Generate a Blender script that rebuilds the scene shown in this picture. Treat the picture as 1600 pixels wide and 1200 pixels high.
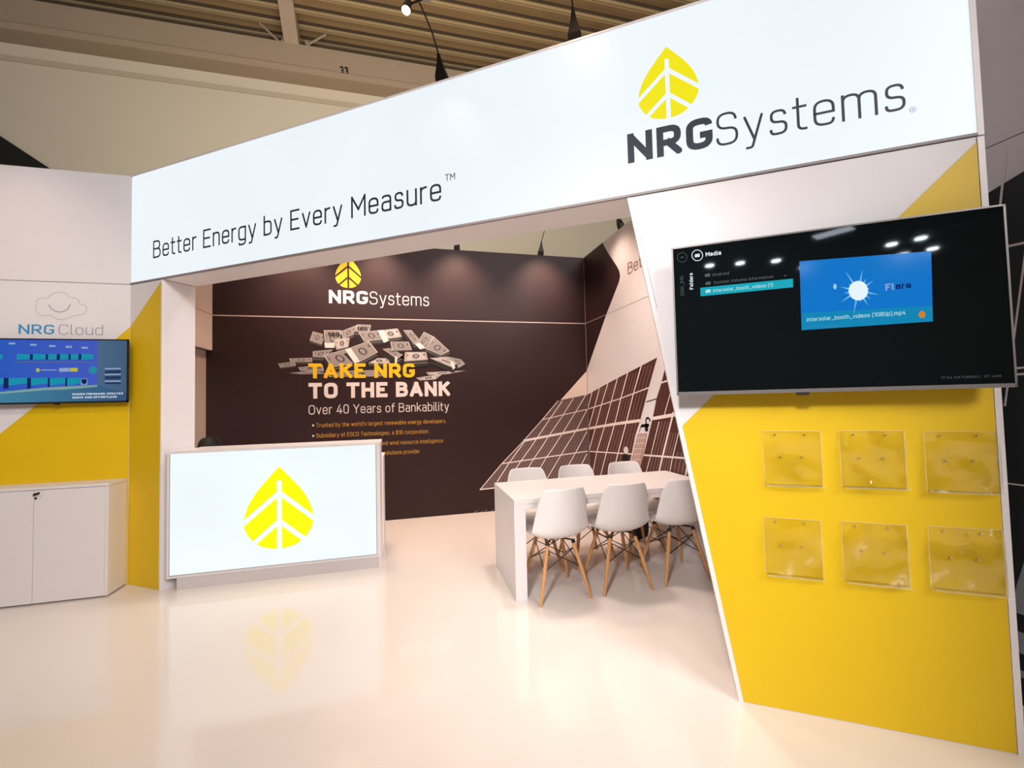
import bpy, bmesh, math, random
from math import sin, cos, pi, radians, sqrt, atan2
from mathutils import Vector, Matrix
random.seed(7)
for o in list(bpy.data.objects): bpy.data.objects.remove(o)
SC = bpy.context.scene
COL = SC.collection

# ------------------------------------------------------------------ camera
FPX, YAW, PITCH, ROLL, CAMH = 668.07, 0.2469, 0.0380, -0.0235, 1.4444
FW = Vector((sin(YAW)*cos(PITCH), cos(YAW)*cos(PITCH), sin(PITCH)))
R0 = Vector((cos(YAW), -sin(YAW), 0)); U0 = R0.cross(FW)
RT = R0*cos(ROLL) + U0*sin(ROLL); UP = -R0*sin(ROLL) + U0*cos(ROLL)
C0 = Vector((0, 0, CAMH))
cd = bpy.data.cameras.new('camera'); cd.sensor_width = 36; cd.sensor_fit = 'HORIZONTAL'
cd.lens = FPX/1600*36; cd.clip_start = .05; cd.clip_end = 200
cam = bpy.data.objects.new('camera', cd); COL.objects.link(cam)
M = Matrix((RT, UP, -FW)).transposed().to_4x4(); M.translation = C0
cam.matrix_world = M
SC.camera = cam

# ------------------------------------------------------------------ world, lights, exposure
w = bpy.data.worlds.new('hall_air'); SC.world = w; w.use_nodes = True
w.node_tree.nodes['Background'].inputs[0].default_value = (0.80, 0.74, 0.70, 1)
w.node_tree.nodes['Background'].inputs[1].default_value = 0.30
SC.view_settings.view_transform = 'Standard'; SC.view_settings.look = 'None'
SC.view_settings.exposure = 0.0; SC.view_settings.gamma = 1.0
SC.view_settings.use_curve_mapping = False
def area(name, loc, target, sx, sy, power, color):
    l = bpy.data.lights.new(name, 'AREA'); l.shape = 'RECTANGLE'; l.size = sx; l.size_y = sy
    l.energy = power; l.color = color
    o = bpy.data.objects.new(name, l); COL.objects.link(o); o.location = loc
    o.rotation_euler = (Vector(target)-Vector(loc)).to_track_quat('-Z', 'Y').to_euler()
    return o
area('hall_front_bank', (4.2, -7, 6.6), (-.6, 3.2, .8), 5, 3, 1010, (1, .97, .96))
area('hall_wall_fill', (-2.5, 4.9, 4.6), (-2, 9, 7.0), 6, 1.0, 68, (1, .94, .87))  # added fill for the hall wall, kept out of view
area('hall_deck_fill', (0, 4.5, 4.8), (-.5, 7.2, 9), 5, 1.5, 170, (1, .78, .5))  # added warm fill aimed up at the roof deck
def spot(loc, target, power, color, ang=80, blend=.8, size=.04):
    l = bpy.data.lights.new('spot_beam', 'SPOT'); l.energy = power; l.color = color
    l.spot_size = radians(ang); l.spot_blend = blend; l.shadow_soft_size = size
    o = bpy.data.objects.new('spot_beam', l); COL.objects.link(o); o.location = loc
    o.rotation_euler = (Vector(target)-Vector(loc)).to_track_quat('-Z', 'Y').to_euler()
    return o

spot((-.6, -.6, 7.6), (-.4, 1.7, 0), 430, (1, .93, .89), 58, 1, .6)  # added floor fill from above, no fixture
spot((-1.6, -1.6, 4.4), (1.45, 3.1, .5), 950, (1, .97, .97), 36, .8, .3)  # added front fill on chairs and table, no fixture
# ------------------------------------------------------------------ measured layout (metres)
ZM, ZT = 2.5, 3.437               # panel seam height, wall top
YB, XS, XBL = 5.552, 2.490, -2.1235
XL, YL, PHI = -2.2365, 4.2621, -0.5891
DEP = .26
class Plane:
    def __init__(s, O, T, N):
        s.O = Vector(O); s.T = Vector(T).normalized(); s.N = Vector(N).normalized(); s.Z = Vector((0, 0, 1))
    def at(s, t, z, off=0): return s.O + s.T*t + s.Z*z + s.N*off
    def px(s, x, y, off=0):       # where the sight line through a point of the photograph meets this wall
        d = FW + RT*((x-800)/FPX) + UP*((600-y)/FPX)
        o = s.O + s.N*off
        k = (o-C0).dot(s.N)/d.dot(s.N); p = C0+d*k-o
        return p.dot(s.T), p.z
    def pxs(s, pts, off=0): return [s.px(a, b, off) for a, b in pts]
HP = Plane((XL, YL, 0), (cos(PHI), sin(PHI), 0), (sin(PHI), -cos(PHI), 0))
BP = Plane((0, YB, 0), (1, 0, 0), (0, -1, 0))
SP = Plane((XS, 0, 0), (0, 1, 0), (-1, 0, 0))      # t is world y
LP = Plane((0, YL, 0), (1, 0, 0), (0, -1, 0))

# ------------------------------------------------------------------ materials
MATS = {}
def mat(name, col, rough=.5, metal=0, emit=0, ecol=None, var=.03, bump=0, scale=6, spec=.5, coat=0):
    if name in MATS: return MATS[name]
    m = bpy.data.materials.new(name); m.use_nodes = True; nt = m.node_tree; N = nt.nodes; L = nt.links
    b = N['Principled BSDF']
    b.inputs['Roughness'].default_value = rough; b.inputs['Metallic'].default_value = metal
    b.inputs['Specular IOR Level'].default_value = spec; b.inputs['Coat Weight'].default_value = coat
    c = (*col, 1)
    tc = N.new('ShaderNodeTexCoord'); nz = N.new('ShaderNodeTexNoise'); nz.inputs['Scale'].default_value = scale
    nz.inputs['Detail'].default_value = 4
    L.new(tc.outputs['Object'], nz.inputs['Vector'])
    mx = N.new('ShaderNodeMix'); mx.data_type = 'RGBA'
    mx.inputs[6].default_value = tuple(v*(1-var) for v in col)+(1,); mx.inputs[7].default_value = tuple(min(1, v*(1+var)) for v in col)+(1,)
    L.new(nz.outputs['Fac'], mx.inputs[0]); L.new(mx.outputs[2], b.inputs['Base Color'])
    if bump:
        bp = N.new('ShaderNodeBump'); bp.inputs['Strength'].default_value = bump; bp.inputs['Distance'].default_value = .01
        L.new(nz.outputs['Fac'], bp.inputs['Height']); L.new(bp.outputs[0], b.inputs['Normal'])
    if emit:
        b.inputs['Emission Strength'].default_value = emit
        L.new(mx.outputs[2], b.inputs['Emission Color'])
        if ecol: b.inputs['Emission Color'].default_value = (*ecol, 1); 
    MATS[name] = m; return m
def srgb(r, g, b):
    f = lambda v: (v/255/12.92) if v/255 <= .04045 else ((v/255+.055)/1.055)**2.4
    return (f(r), f(g), f(b))
def glow(name, col, strength, rough=.4, var=.04, scale=1.2):
    """a backlit face: gives off light, with a slightly uneven backlight"""
    if name in MATS: return MATS[name]
    m = mat(name, (col[0]*.05, col[1]*.05, col[2]*.05), rough, spec=.3)
    nt = m.node_tree; N = nt.nodes; L = nt.links; b = N['Principled BSDF']
    tc = N.new('ShaderNodeTexCoord'); nz = N.new('ShaderNodeTexNoise'); nz.inputs['Scale'].default_value = scale; nz.inputs['Detail'].default_value = 1
    L.new(tc.outputs['Object'], nz.inputs['Vector'])
    mx = N.new('ShaderNodeMix'); mx.data_type = 'RGBA'
    mx.inputs[6].default_value = tuple(v*(1-var) for v in col)+(1,); mx.inputs[7].default_value = tuple(v*(1+var) for v in col)+(1,)
    L.new(nz.outputs['Fac'], mx.inputs[0]); L.new(mx.outputs[2], b.inputs['Emission Color'])
    b.inputs['Emission Strength'].default_value = strength
    return m
WHITE = mat('white_laminate', srgb(226, 219, 218), .45, bump=.02)
WALLW = mat('white_wall_print', srgb(230, 225, 227), .5, bump=.02)
TRIM = mat('white_aluminium_trim', srgb(235, 228, 226), .35)
GREYT = mat('grey_joint', srgb(150, 140, 140), .5)
YEL = mat('yellow_wall_print', srgb(226, 186, 0), .5, bump=.02)
DARKP = mat('dark_brown_print', srgb(50, 32, 33), .5, bump=.02, var=.08, spec=.25)
LINE = mat('pale_seam', srgb(205, 185, 178), .5)
LETD = mat('charcoal_letters', srgb(62, 70, 84), .5)
LETW = mat('white_letters', srgb(235, 222, 220), .5)
LETY = mat('yellow_letters', srgb(238, 190, 20), .5)
LETB = mat('blue_letters', srgb(60, 150, 200), .5)
LETG = mat('grey_letters', srgb(150, 150, 156), .5)
LETBR = mat('brown_letters', srgb(120, 70, 50), .5)
BLACK = mat('black_plastic', (.012, .012, .012), .35)
BLACKM = mat('black_metal', (.02, .015, .012), .4, .6)
SILVER = mat('silver_bezel', srgb(128, 122, 120), .4, .5)
CHROME = mat('chrome', (.8, .8, .8), .15, 1)
SHELL = mat('white_polypropylene', srgb(236, 232, 231), .38, var=.01)
BAGM = mat('black_nylon', (.012, .011, .011), .8, bump=.4, scale=60)
DOORM = mat('beige_door', srgb(190, 172, 158), .5)
PEACH = mat('white_inner_panel', srgb(232, 214, 204), .5)
PANELC = mat('solar_cell_print', srgb(84, 50, 46), .45, var=.35, scale=25)
PANELD = mat('solar_cell_print_dark', srgb(14, 18, 22), .3, var=.3, scale=20)
CELL = mat('cell_line_print', srgb(150, 124, 116), .5)
CELL2 = mat('pale_cell_line_print', srgb(240, 226, 220), .5)
GRIDP = mat('pink_grid_print', srgb(185, 150, 140), .5, var=.15, scale=60)
HALLW = mat('hall_wall_paint', srgb(192, 184, 168), .8, var=.03, scale=.6)
HALLB = mat('hall_beam_paint', srgb(152, 136, 118), .7, var=.05)
HALLD = mat('hall_beam_dark_gap', srgb(70, 58, 44), .8)  # dark brown for the gap, top flange and deck joints
DECK = mat('corrugated_deck_steel', srgb(140, 118, 88), .7, var=.2, scale=1.5)
VOID = mat('black_opening', (.003, .003, .003), .9)
def wood():
    m = mat('beech_legs', srgb(214, 158, 100), .4)
    nt = m.node_tree; N = nt.nodes; L = nt.links
    wv = N.new('ShaderNodeTexWave'); wv.inputs['Scale'].default_value = 30; wv.inputs['Distortion'].default_value = 4; wv.bands_direction = 'X'
    tc = N.new('ShaderNodeTexCoord'); L.new(tc.outputs['Object'], wv.inputs['Vector'])
    mx = N.new('ShaderNodeMix'); mx.data_type = 'RGBA'; mx.inputs[6].default_value = (*srgb(196, 134, 78), 1); mx.inputs[7].default_value = (*srgb(222, 172, 116), 1)
    L.new(wv.outputs['Fac'], mx.inputs[0]); L.new(mx.outputs[2], N['Principled BSDF'].inputs['Base Color'])
    return m
WOOD = wood()
def acrylic():
    m = bpy.data.materials.new('clear_acrylic'); m.use_nodes = True; nt = m.node_tree; N = nt.nodes; L = nt.links
    N.remove(N['Principled BSDF']); out = N['Material Output']
    tr = N.new('ShaderNodeBsdfTransparent'); tr.inputs[0].default_value = (.985, .985, .975, 1)
    gl = N.new('ShaderNodeBsdfGlossy'); gl.inputs['Roughness'].default_value = .06; gl.inputs['Color'].default_value = (1, 1, 1, 1)
    lw = N.new('ShaderNodeLayerWeight'); pw = N.new('ShaderNodeMath'); pw.operation = 'POWER'; pw.inputs[1].default_value = 2.5
    fr = N.new('ShaderNodeMath'); fr.operation = 'MULTIPLY_ADD'; fr.inputs[1].default_value = .7; fr.inputs[2].default_value = .02
    L.new(lw.outputs['Facing'], pw.inputs[0]); L.new(pw.outputs[0], fr.inputs[0])
    mx = N.new('ShaderNodeMixShader')
    tc = N.new('ShaderNodeTexCoord'); nz = N.new('ShaderNodeTexNoise'); nz.inputs['Scale'].default_value = 7; nz.inputs['Detail'].default_value = 1
    bp = N.new('ShaderNodeBump'); bp.inputs['Strength'].default_value = .9; bp.inputs['Distance'].default_value = .06
    L.new(tc.outputs['Object'], nz.inputs['Vector']); L.new(nz.outputs['Fac'], bp.inputs['Height'])
    L.new(bp.outputs[0], gl.inputs['Normal']); L.new(bp.outputs[0], lw.inputs['Normal'])
    L.new(fr.outputs[0], mx.inputs[0]); L.new(tr.outputs[0], mx.inputs[1]); L.new(gl.outputs[0], mx.inputs[2])
    L.new(mx.outputs[0], out.inputs['Surface'])
    return m
ACR = acrylic()
EDGE = mat('polished_acrylic_edge', (.85, .82, .74), .2); EDGE.node_tree.nodes['Principled BSDF'].inputs['Alpha'].default_value = .4
HEADERGLOW = glow('header_backlit_film', (.86, .925, .97), .97, var=.09, scale=.7)
COUNTERGLOW = glow('counter_backlit_film', (.88, .96, 1.0), .97, var=.08, scale=1.5)
YELGLOW = glow('yellow_backlit_film', srgb(246, 234, 10), .92, var=.01)
YELGLOW2 = glow('yellow_backlit_film_counter', srgb(255, 250, 0), 1.0, var=.01)
SCREEN = mat('black_glass_screen', (.004, .006, .007), .03, spec=.5)

# ------------------------------------------------------------------ object helpers
def obj(name, bm, m, parent=None, smooth=False, **props):
    me = bpy.data.meshes.new(name)
    if isinstance(bm, bmesh.types.BMesh): bm.normal_update(); bm.to_mesh(me); bm.free()
    else: me.from_pydata(*bm)
    if smooth:
        for p in me.polygons: p.use_smooth = True
    for mm in (m if isinstance(m, (list, tuple)) else [m]): me.materials.append(mm)
    o = bpy.data.objects.new(name, me); COL.objects.link(o)
    if parent is not None: o.parent = parent
    for k, v in props.items(): o[k] = v
    return o
def struct(name, bm, m, **k): return obj(name, bm, m, kind='structure', **k)
def thing(name, label, cat, loc=(0, 0, 0), group=None):
    o = bpy.data.objects.new(name, None); COL.objects.link(o); o.location = loc; o.empty_display_size = .1
    o['label'] = label; o['category'] = cat
    if group: o['group'] = group
    return o
def stem(o): return o.name.split('.')[0]
NEST = {'lamp_face': 'lamp_head', 'lamp_disc': 'lamp_bell', 'lamp_diffuser': 'lamp_case', 'key_bow': 'key', 'lamp_socket': 'transformer', 'lettering': 'light_panel',
        'leaf_emblem': 'light_panel', 'registered_mark': 'light_panel'}
for n_ in ('menu_highlight', 'screen_text', 'menu_icon', 'folder_icon', 'video_thumbnail', 'caption_strip', 'caption_smudge', 'sun_rays', 'sun_disc', 'small_flare', 'play_badge',
           'dashboard_image', 'side_image', 'desk_image', 'desk_edge_image', 'rack_tiles', 'rack_gaps', 'pale_labels', 'yellow_badge', 'rack_ledge', 'round_badge', 'server_bays'): NEST[n_] = 'screen'
def adopt(parent, *kids):
    """parent objects built in world coordinates under an Empty"""
    bpy.context.view_layer.update()
    host = {}
    for k in kids: host.setdefault(stem(k), k)
    for k in kids:
        h = host.get(NEST.get(stem(k)))
        if h is not None: k.parent = h; continue       # a sub-part of one of the parts
        k.parent = parent; k.matrix_parent_inverse = Matrix.Translation(-Vector(parent.location))
def tag(o, label, cat, group=None, **k):
    o['label'] = label; o['category'] = cat
    if group: o['group'] = group
    for a, b in k.items(): o[a] = b
    return o
def box_bm(x0, x1, y0, y1, z0, z1, bev=0, bm=None):
    bm = bm or bmesh.new()
    v = [bm.verts.new(p) for p in ((x0,y0,z0),(x1,y0,z0),(x1,y1,z0),(x0,y1,z0),(x0,y0,z1),(x1,y0,z1),(x1,y1,z1),(x0,y1,z1))]
    fs = [bm.faces.new([v[i] for i in q]) for q in ((0,3,2,1),(4,5,6,7),(0,1,5,4),(1,2,6,5),(2,3,7,6),(3,0,4,7))]
    if bev: bmesh.ops.bevel(bm, geom=list({e for f in fs for e in f.edges}), offset=bev, segments=2, affect='EDGES')
    return bm
def prism(pl, poly, off0, off1, bm=None, bev=0):
    """a (t, z) outline on a wall plane given thickness between two offsets"""
    bm = bm or bmesh.new(); n = len(poly)
    a = [bm.verts.new(pl.at(t, z, off1)) for t, z in poly]; b = [bm.verts.new(pl.at(t, z, off0)) for t, z in poly]
    fs = [bm.faces.new(a), bm.faces.new(b[::-1])]
    for i in range(n):
        j = (i+1) % n; fs.append(bm.faces.new((a[j], a[i], b[i], b[j])))
    bmesh.ops.recalc_face_normals(bm, faces=fs)
    if bev: bmesh.ops.bevel(bm, geom=list({e for f in fs for e in f.edges}), offset=bev, segments=2, affect='EDGES')
    return bm
def rect(a, b, c, d): return [(a, c), (b, c), (b, d), (a, d)]
def flat(pl, polys, off, bm=None):
    """flat print: coplanar outlines just proud of a surface"""
    bm = bm or bmesh.new()
    for poly in polys: bm.faces.new([bm.verts.new(pl.at(t, z, off)) for t, z in poly])
    return bm
def tube(bm, pts, rads, n=10, cap=True):
    pts = [Vector(p) for p in pts]
    if not isinstance(rads, (list, tuple)): rads = [rads]*len(pts)
    rings = []
    for i, p in enumerate(pts):
        d = (pts[min(i+1, len(pts)-1)]-pts[max(i-1, 0)]).normalized()
        a = d.orthogonal().normalized() if abs(d.z) > .95 or True else None
        ref = Vector((1, 0, 0)) if abs(d.x) < .8 else Vector((0, 1, 0))
        a = (ref - d*ref.dot(d)).normalized(); b = d.cross(a)
        rings.append([bm.verts.new(p+(a*cos(2*pi*k/n)+b*sin(2*pi*k/n))*rads[i]) for k in range(n)])
    for i in range(len(rings)-1):
        for k in range(n): bm.faces.new((rings[i][k], rings[i][(k+1) % n], rings[i+1][(k+1) % n], rings[i+1][k]))
    if cap: bm.faces.new(rings[0][::-1]); bm.faces.new(rings[-1])
    return bm

# ------------------------------------------------------------------ stroke lettering
def fillet(pts):
    closed = len(pts) > 2 and pts[0][:2] == pts[-1][:2]
    src = pts[:-1] if closed else pts
    n = len(src); out = []
    for i, p in enumerate(src):
        r = p[2] if len(p) > 2 else 0
        if (not closed and i in (0, n-1)) or not r: out.append(Vector(p[:2])); continue
        P = Vector(p[:2]); A = Vector(src[i-1][:2]); B = Vector(src[(i+1) % n][:2])
        da = (A-P); db = (B-P); la, lb = da.length, db.length; da.normalize(); db.normalize()
        ang = da.angle(db); k = min(r/math.tan(ang/2) if ang < 3.1 else 0, la*.5 if (len(src[i-1]) > 2 and src[i-1][2]) else la, lb*.5 if (len(src[(i+1) % n]) > 2 and src[(i+1) % n][2]) else lb)
        s = P+da*k; e = P+db*k
        for j in range(6):
            u = j/5; out.append(s*(1-u)**2 + P*2*u*(1-u) + e*u*u)
    res = [out[0]]
    for p in out[1:]:
        if (p-res[-1]).length > 1e-5: res.append(p)
    if closed and (res[0]-res[-1]).length > 1e-5: res.append(res[0].copy())
    return res, closed
def ribbon(pts, w, closed, cap=(True, True)):
    if cap is False: cap = (False, False)
    n = len(pts); L = []; R = []
    for i in range(n):
        if closed: a = pts[i-1] if i else pts[-2]; b = pts[i+1] if i < n-1 else pts[1]
        else: a = pts[max(i-1, 0)]; b = pts[min(i+1, n-1)]
        d1 = (pts[i]-a); d2 = (b-pts[i])
        if d1.length < 1e-7: d1 = d2
        if d2.length < 1e-7: d2 = d1
        d1 = d1.normalized(); d2 = d2.normalized(); t = d1+d2
        t = t.normalized() if t.length > .1 else d1
        nrm = Vector((-t.y, t.x)); k = 1/max(.45, nrm.dot(Vector((-d1.y, d1.x))))
        p = pts[i].copy()
        if cap and not closed:
            if i == 0 and cap[0]: p = p-d2*w/2
            if i == n-1 and cap[1]: p = p+d1*w/2
        L.append(p+nrm*w/2*k); R.append(p-nrm*w/2*k)
    return [(L[i], R[i], R[i+1], L[i+1]) for i in range(n-1)]
def clip(poly, a, b, c):     # keep a*x+b*y<=c
    out = []
    for i in range(len(poly)):
        p, r = poly[i-1], poly[i]; dp = a*p[0]+b*p[1]-c; dr = a*r[0]+b*r[1]-c
        if (dp <= 0) != (dr <= 0): u = dp/(dp-dr); out.append((p[0]+(r[0]-p[0])*u, p[1]+(r[1]-p[1])*u))
        if dr <= 0: out.append(r)
    return out
q = .24
GL = {
'A': (.62, [[(0,0),(.31,1)],[(.31,1),(.62,0)],[(.1,.3),(.52,.3)]]), 'B': (.54, [[(0,0),(0,1)],[(0,1),(.5,1,q),(.5,.53,q),(0,.53)],[(0,.53),(.54,.53,q),(.54,0,q),(0,0)]]),
'C': (.54, [[(.54,.78),(.54,1,.27),(0,1,.27),(0,0,.27),(.54,0,.27),(.54,.22)]]), 'D': (.56, [[(0,0),(0,1),(.56,1,.3),(.56,0,.3),(0,0)]]),
'E': (.48, [[(.48,1),(0,1),(0,0),(.48,0)],[(0,.52),(.42,.52)]]), 'F': (.46, [[(.46,1),(0,1),(0,0)],[(0,.5),(.4,.5)]]),
'G': (.56, [[(.56,.80),(.56,1,.27),(0,1,.27),(0,0,.27),(.56,0,.27),(.56,.44),(.3,.44)]]), 'H': (.56, [[(0,0),(0,1)],[(.56,0),(.56,1)],[(0,.52),(.56,.52)]]),
'I': (0, [[(0,0),(0,1)]]), 'J': (.4, [[(.4,1),(.4,0,.22),(0,0,.22),(0,.2)]]), 'K': (.54, [[(0,0),(0,1)],[(0,.42),(.5,1)],[(.18,.6),(.54,0)]]),
'L': (.44, [[(0,1),(0,0),(.44,0)]]), 'M': (.7, [[(0,0),(0,1)],[(.7,0),(.7,1)],[(0,1),(.35,.35)],[(.35,.35),(.7,1)]]), 'N': (.58, [[(0,0),(0,1)],[(.58,0),(.58,1)],[(0,1),(.58,0)]]),
'O': (.58, [[(.29,1),(0,1,.28),(0,0,.28),(.58,0,.28),(.58,1,.28),(.29,1)]]), 'P': (.52, [[(0,0),(0,1)],[(0,1),(.52,1,q),(.52,.42,q),(0,.42)]]),
'Q': (.58, [[(.29,1),(0,1,.28),(0,0,.28),(.58,0,.28),(.58,1,.28),(.29,1)],[(.35,.25),(.6,-.05)]]), 'R': (.55, [[(0,0),(0,1)],[(0,1),(.53,1,q),(.53,.43,q),(0,.43)],[(.26,.43),(.55,0)]]),
'S': (.52, [[(.5,.8),(.48,1,.22),(.02,1,.24),(.02,.53,.22),(.52,.5,.22),(.52,0,.24),(0,0,.22),(0,.2)]]), 'T': (.56, [[(0,1),(.56,1)],[(.28,0),(.28,1)]]),
'U': (.56, [[(0,1),(0,0,.28),(.56,0,.28),(.56,1)]]), 'V': (.6, [[(0,1),(.3,0)],[(.3,0),(.6,1)]]), 'W': (.86, [[(0,1),(.21,0)],[(.21,0),(.43,.9)],[(.43,.9),(.65,0)],[(.65,0),(.86,1)]]),
'X': (.56, [[(0,0),(.56,1)],[(0,1),(.56,0)]]), 'Y': (.58, [[(0,1),(.29,.45)],[(.58,1),(.29,.45)],[(.29,.45),(.29,0)]]), 'Z': (.5, [[(0,1),(.5,1),(0,0),(.5,0)]]),
'a': (.42, [[(.03,.66),(.06,.72,.1),(.42,.72,.2),(.42,0)],[(.42,.42),(0,.42,.17),(0,0,.17),(.42,0,.2),(.42,.1)]]), 'b': (.44, [[(0,0),(0,1.02)],[(0,.1),(0,0,.2),(.44,0,.2),(.44,.72,.2),(0,.72,.2),(0,.6)]]),
'c': (.4, [[(.4,.55),(.4,.72,.2),(0,.72,.2),(0,0,.2),(.4,0,.2),(.4,.17)]]), 'd': (.44, [[(.44,0),(.44,1.02)],[(.44,.1),(.44,0,.2),(0,0,.2),(0,.72,.2),(.44,.72,.2),(.44,.6)]]),
'e': (.44, [[(0,.36),(.44,.36),(.44,.72,.22),(0,.72,.22),(0,0,.22),(.42,0,.2),(.43,.13)]]), 'f': (.26, [[(.28,1.02),(.1,1.02,.14),(.1,0)],[(0,.7),(.27,.7)]]),
'g': (.44, [[(.44,.72),(.44,-.27,.2),(.02,-.27,.2),(.02,-.2)],[(.44,.1),(.44,0,.2),(0,0,.2),(0,.72,.2),(.44,.72,.2),(.44,.6)]]), 'h': (.42, [[(0,0),(0,1.02)],[(0,.5),(0,.72,.2),(.42,.72,.2),(.42,0)]]),
'i': (0, [[(0,0),(0,.72)],[(0,.97),(0,1.0)]]), 'j': (.1, [[(.1,.72),(.1,-.27,.12),(-.05,-.27)],[(.1,.97),(.1,1.0)]]), 'k': (.4, [[(0,0),(0,1.02)],[(0,.28),(.38,.72)],[(.13,.43),(.42,0)]]),
'l': (.1, [[(0,1.02),(0,0,.1),(.12,0)]]), 'm': (.74, [[(0,0),(0,.72)],[(0,.5),(0,.72,.2),(.37,.72,.18),(.37,0)],[(.37,.5),(.37,.72,.2),(.74,.72,.18),(.74,0)]]),
'n': (.42, [[(0,0),(0,.72)],[(0,.5),(0,.72,.2),(.42,.72,.2),(.42,0)]]), 'o': (.44, [[(.22,.72),(0,.72,.22),(0,0,.22),(.44,0,.22),(.44,.72,.22),(.22,.72)]]),
'p': (.44, [[(0,-.28),(0,.72)],[(0,.1),(0,0,.2),(.44,0,.2),(.44,.72,.2),(0,.72,.2),(0,.6)]]), 'q': (.44, [[(.44,-.28),(.44,.72)],[(.44,.1),(.44,0,.2),(0,0,.2),(0,.72,.2),(.44,.72,.2),(.44,.6)]]),
'r': (.24, [[(0,0),(0,.72)],[(0,.45),(0,.72,.22),(.26,.72)]]), 's': (.38, [[(.36,.6),(.34,.72,.14),(.02,.72,.18),(.02,.38,.15),(.38,.35,.15),(.38,0,.18),(0,0,.14),(0,.12)]]),
't': (.26, [[(.08,.95),(.08,0,.14),(.26,0)],[(-.02,.7),(.26,.7)]]), 'u': (.42, [[(0,.72),(0,0,.2),(.42,0,.2),(.42,.3)],[(.42,0),(.42,.72)]]), 'v': (.42, [[(0,.72),(.21,0)],[(.21,0),(.42,.72)]]),
'w': (.66, [[(0,.72),(.17,0)],[(.17,0),(.33,.68)],[(.33,.68),(.49,0)],[(.49,0),(.66,.72)]]), 'x': (.4, [[(0,0),(.4,.72)],[(0,.72),(.4,0)]]), 'y': (.44, [[(0,.72),(.22,.02)],[(.44,.72),(.17,-.27,.08),(.04,-.27)]]),
'z': (.36, [[(0,.72),(.36,.72),(0,0),(.36,0)]]),
'0': (.48, [[(.24,1),(0,1,.24),(0,0,.24),(.48,0,.24),(.48,1,.24),(.24,1)]]), '1': (.24, [[(0,.8),(.22,1)],[(.22,1),(.22,0)]]), '2': (.46, [[(0,.8),(0,1,.23),(.46,1,.23),(.46,.6,.1),(0,0),(.48,0)]]),
'3': (.46, [[(0,.82),(0,1,.2),(.46,1,.2),(.44,.53,.2),(.15,.53)],[(.15,.53),(.48,.53,.2),(.48,0,.24),(0,0,.22),(0,.18)]]), '4': (.5, [[(.3,1),(0,.25),(.52,.25)],[(.38,.55),(.38,0)]]),
'5': (.46, [[(.44,1),(.04,1),(.02,.56),(.48,.6,.22),(.48,0,.22),(0,0,.2),(0,.12)]]), '7': (.46, [[(0,1),(.46,1),(.14,0)]]), '8': (.46, [[(.23,1),(.02,1,.2),(.02,.53,.2),(.44,.53,.2),(.44,1,.2),(.23,1)],[(.23,.53),(0,.53,.2),(0,0,.22),(.46,0,.22),(.46,.53,.2),(.23,.53)]]),
'.': (0, [[(0,0),(0,.02)]]), ',': (.05, [[(.05,.02),(0,-.12)]]), ':': (0, [[(0,.1),(0,.13)],[(0,.6),(0,.63)]]), "'": (0, [[(0,1.02),(0,.82)]]), '_': (.42, [[(0,-.12),(.42,-.12)]]),
'(': (.16, [[(.16,1.1),(0,1,.1),(0,-.1,.1),(.16,-.2)]]), ')': (.16, [[(0,1.1),(.16,1,.1),(.16,-.1,.1),(0,-.2)]]), '>': (.3, [[(0,.65),(.3,.35)],[(.3,.35),(0,.05)]]), '-': (.3, [[(0,.36),(.3,.36)]]), '$': (.5, [[(.5,.8),(.48,1,.22),(.02,1,.24),(.02,.53,.22),(.52,.5,.22),(.52,0,.24),(0,0,.22),(0,.2)],[(.26,1.1),(.26,-.1)]]),
}
def text_quads(s, wt, track=.16):
    x = 0; out = []
    for ch in s:
        if ch == ' ': x += .30+wt*.5; continue
        g, st = GL[ch]
        ys = [p[1] for k in st for p in k]; ylo, yhi = min(ys), max(ys)
        for si, k in enumerate(st):
            pts, cl = fillet(k)
            ends = []
            for e, nb in ((k[0], k[1]), (k[-1], k[-2])):
                ends.append(not ((e[0] == nb[0] and e[1] not in (ylo, yhi)) or (e[1] == nb[1] and e[0] not in (0, g))) or wt < .1)
            pts = [Vector((x+wt/2+p.x, wt/2+p.y*(1-wt))) for p in pts]
            lo, hi = ylo*(1-wt), yhi*(1-wt)+wt
            for qd in ribbon(pts, wt, cl, ends):
                pg = clip(clip([(p.x, p.y) for p in qd], 0, 1, hi), 0, -1, -lo)
                pg = clip(clip(pg, 1, 0, x+max(g, .05)+wt), -1, 0, -x) if ch.isalpha() and ch not in 'ltfj' else pg
                if len(pg) > 2: out.append((pg, si))
        x += g+wt+track*(1-wt*.9)
    return out, x-track*(1-wt*.9)
def letters(pl, s, t0, t1, z, cap, wt, m, off, parent=None, name='lettering', vertical=False, bm=None, **k):
    """flat lettering on a wall between t0 and t1 with its baseline at z"""
    qd, W = text_quads(s, wt); sx = (t1-t0)/W if not vertical else 0
    own = bm is None; bm = bm or bmesh.new()
    for f, si in qd:
        f = [Vector(p) for p in f]; of = off+si*5e-5
        if vertical:      # reads upwards: t0 is the baseline side, z..t1 the run
            sz = (t1-z)/W; vs = [bm.verts.new(pl.at(t0-p.y*cap, z+p.x*sz, of)) for p in f]
        else: vs = [bm.verts.new(pl.at(t0+p.x*sx, z+p.y*cap, of)) for p in f]
        bm.faces.new(vs)
    if own: 
        o = obj(name, bm, m, parent, **k); return o
def stroke(pl, pts, wd, off, bm, closed=False):
    v = [Vector(p) for p in pts]
    for f in ribbon(v, wd, closed, cap=False): bm.faces.new([bm.verts.new(pl.at(p.x, p.y, off)) for p in f])
    return bm
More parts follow.
